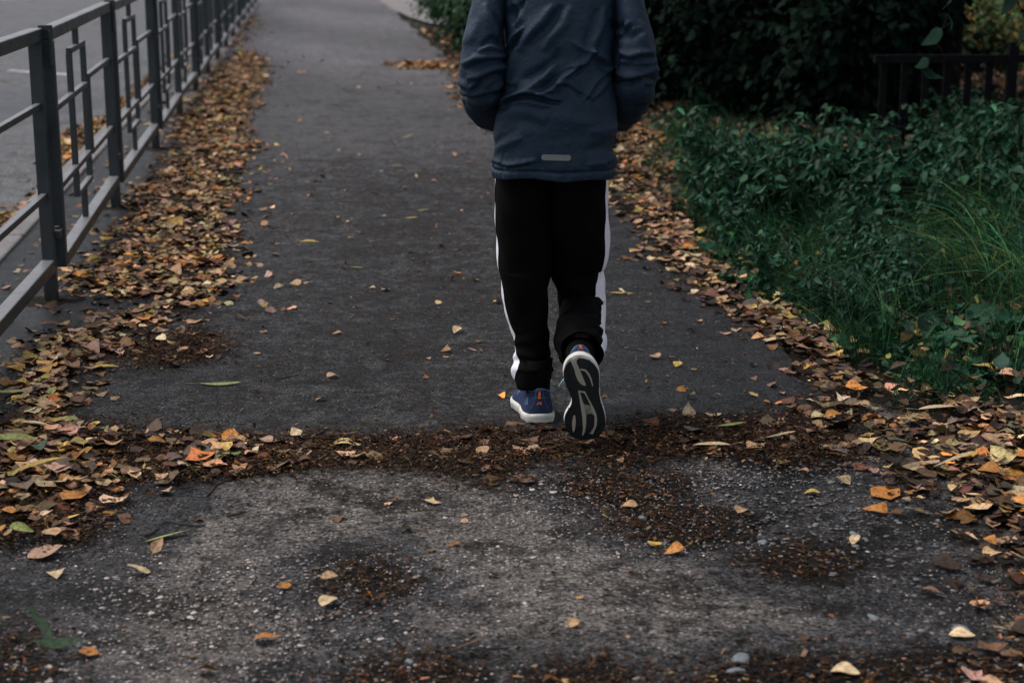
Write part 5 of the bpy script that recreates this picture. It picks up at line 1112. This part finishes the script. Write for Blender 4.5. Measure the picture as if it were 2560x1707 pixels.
# ------------------------------------------------------------ shrubs, trees
def blob_points(n, c, r, shell=.35):
    v = rng.normal(0, 1, (n, 3)); v /= np.linalg.norm(v, axis=1)[:, None]; rad = rng.uniform(shell, 1, (n, 1)) ** .5; return v * rad * np.array(r) + np.array(c), v
def shrub(name, c, r, n, ls, ks, label, cat, grp, kinds=[('birch', .7), ('lance', .3)], clumps_=24, colf=None, stemr=.02, mt='green'):
    root = empty(name, (c[0], c[1], 0)); cc_, vv = blob_points(clumps_, (0, 0, c[2]), r, .2); mb = MB()
    for q in cc_: mb.tube([(0, 0, 0), (q[0] * .35, q[1] * .35, q[2] * .5), tuple(q)], [stemr, stemr * .6, stemr * .2], 5)
    mb.build('stems', M['bark'], root, smooth=True)
    idx = rng.integers(0, clumps_, n); p = cc_[idx] + rng.normal(0, 1, (n, 3)) * np.array(r) * .2; p[:, 2] = np.abs(p[:, 2]) + .02
    d = p[:, :2] / (np.linalg.norm(p[:, :2], axis=1)[:, None] + 1e-6) + rng.normal(0, .6, (n, 2))
    leafy('foliage', root, p, d, rng.uniform(.6, 1.25, n) * ls, kinds, (colf(n) if colf else gcol(n, ks)), .7, mt)
    return tag(root, label, cat, grp)
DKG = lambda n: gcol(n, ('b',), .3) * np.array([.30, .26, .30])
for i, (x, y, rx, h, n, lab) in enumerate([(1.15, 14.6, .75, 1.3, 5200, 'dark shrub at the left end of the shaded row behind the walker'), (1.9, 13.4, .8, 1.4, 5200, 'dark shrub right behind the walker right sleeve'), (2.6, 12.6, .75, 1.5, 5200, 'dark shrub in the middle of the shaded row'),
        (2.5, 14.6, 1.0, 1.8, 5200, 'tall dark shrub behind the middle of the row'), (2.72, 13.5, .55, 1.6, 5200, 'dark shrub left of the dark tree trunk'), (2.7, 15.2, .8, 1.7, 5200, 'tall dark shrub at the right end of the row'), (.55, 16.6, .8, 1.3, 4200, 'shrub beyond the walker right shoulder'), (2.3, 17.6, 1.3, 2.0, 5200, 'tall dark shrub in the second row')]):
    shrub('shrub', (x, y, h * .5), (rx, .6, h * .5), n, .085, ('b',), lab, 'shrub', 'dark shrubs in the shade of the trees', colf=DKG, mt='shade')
for i, (x, y, r_, lab) in enumerate([(-.42, 20.3, .55, 'green shrub at the path edge left of the walker shoulder'), (.0, 19.0, .5, 'green shrub just left of the walker upper arm'), (-.75, 24.0, .6, 'green shrub furthest along the path edge'), (.6, 22.5, .8, 'bushy green shrub behind the path-edge shrubs')]):
    shrub('shrub', (x, y, .55), (r_, .7, .6), 4600, .07, ('c',), lab, 'shrub', 'green shrubs along the far path edge', colf=lambda n: gcol(n, ('c', 'a')) * .8)
YG = lambda n: np.concatenate([gcol(n - n // 4, ('e', 'c')) * 1.1, pal(n // 4, {'yellow': .6, 'orange': .2, 'tan': .2}) * .55])[rng.permutation(n)]
for i, (x, y, r_, lab) in enumerate([(4.65, 17.4, .5, 'yellowing bush behind the garden fence, left of its post'), (5.2, 18.4, .55, 'yellowing bush behind the garden fence post'), (5.3, 22.0, .6, 'yellow and green bush further back at upper right'), (6.1, 20.8, .7, 'bush at the upper right corner')]):
    shrub('bush', (x, y, .3), (r_, .6, .36), 3000, .06, ('e',), lab, 'bush', 'yellowing bushes behind the garden fence', colf=YG)
# low dark garden fence
gf = empty('garden_fence', (2.29, 10.9, 0)); tag(gf, 'low dark picket garden fence at the right behind the weeds', 'fence')
mb = MB(); mb.box((0, 0, .635), (3.6, .35, .615), .04, .05); mb.build('top_rail', M['wood_dark'], gf); mb = MB(); mb.box((0, 0, .18), (3.6, .35, .18), .04, .05); mb.build('bottom_rail', M['wood_dark'], gf)
for k_ in range(26):
    x = .07 + k_ * .138; mb = MB()
    if k_ in (6, 19): mb.box((x, x * .097, 0), (x, x * .097, .735), .06, .065); mb.build('post', M['wood_dark'], gf, .004)
    else: mb.box((x, x * .097 + .03, .05), (x, x * .097 + .03, .635 + .01 * math.sin(k_ * 2)), .045, .018); mb.build('picket', M['wood_dark'], gf)
bw = empty('board_wall', (4.5, 29.5, 0)); tag(bw, 'brownish grey board wall far behind at upper right', 'wall')
for k_ in range(44): mb = MB(); mb.box((k_ * .2, 0, 0), (k_ * .2, 0, 1.9 + .02 * math.sin(k_ * 3)), .192, .03); mb.build('board', M['boards'], bw)
# trees: trunks by the verge, unseen crowns over it, leaves oversized to block sky
def tree(x, y, h, tr, crown, n, lab, lean=(0, 0), ls=.15):
    root = empty('tree', (x, y, 0)); mb = MB(); q = [(lean[0] * t * t * h + .05 * math.sin(t * 7) * tr * 6, lean[1] * t * t * h, h * t - .05) for t in np.linspace(0, 1, 9)]; mb.tube(q, [tr * (1.15 - .75 * t) for t in np.linspace(0, 1, 9)], 12); top = np.array(q[-1])
    cz, cr = crown; cc_, _ = blob_points(34, (lean[0] * h, lean[1] * h, cz), cr, .3)
    for c_ in cc_[::2]: mb.tube([q[5], tuple((np.array(q[6]) + c_) / 2 + (0, 0, .1)), tuple(c_)], [tr * .4, tr * .25, .01], 6)
    mb.build('trunk', M['bark'], root, smooth=True)
    idx = rng.integers(0, 34, n); p = cc_[idx] + rng.normal(0, 1, (n, 3)) * np.array(cr) * .17; d = rng.normal(0, 1, (n, 2))
    leafy('crown', root, p, d, rng.uniform(.6, 1.2, n) * ls, [('birch', .6), ('poplar', .4)], gcol(n, ('b', 'c')), .6); return tag(root, lab, 'tree', 'trees over the verge')
tree(3.10, 12.3, 4.2, .085, (3.5, (1.9, 2.0, 1.0)), 9000, 'slim dark tree trunk at upper right in front of the garden fence', (.02, .1))
tree(5.6, 12.2, 5, .14, (4.0, (2.6, 2.6, 1.5)), 10000, 'tree standing right of the dark shrubs, its trunk beyond the photo edge')
tree(2.3, 15.6, 5, .13, (3.6, (2.5, 2.2, 1.3)), 10000, 'dark tree trunk among the shaded shrubs')
tree(.2, 26.5, 5.5, .10, (4.0, (1.8, 2.2, 1.3)), 7000, 'tree standing beyond the far green shrubs left of the walker')
tree(6.2, 8.0, 5.2, .12, (3.9, (1.9, 2.2, 1.2)), 9000, 'tree beyond the right edge of the photo beside the long grass')
# hanging leafy branch in front of the trunk
root = empty('hanging_branch', (2.02, 7.6, 1.74)); mb = MB()
q1 = [(.25, .3, .75), (.12, .1, .2), (0, 0, -.25), (-.10, -.03, -.62), (-.22, -.05, -.92)]; mb.tube(q1, [.008, .006, .005, .003, .0015], 6); q2 = [q1[2], (.12, -.05, -.5), (.26, -.05, -.78)]; mb.tube(q2, [.004, .003, .0015], 5); mb.build('stem', M['bark'], root, smooth=True)
Ps, Ds, Ss = [], [], []
for q in (q1[1:], q2):
    q = np.array(q); m_ = 15 if len(q) > 3 else 9
    for k_ in range(m_):
        t = k_ / (m_ - 1) * (len(q) - 1); i = min(int(t), len(q) - 2); Ps.append(q[i] * (1 - t + i) + q[i + 1] * (t - i)); s_ = (-1) ** k_; Ds.append((s_, -.3)); Ss.append(rng.uniform(.07, .12))
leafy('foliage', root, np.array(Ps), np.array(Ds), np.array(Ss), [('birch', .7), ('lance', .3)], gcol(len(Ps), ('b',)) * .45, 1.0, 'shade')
tag(root, 'leafy branch hanging down in front of the dark trunk at upper right', 'branch')
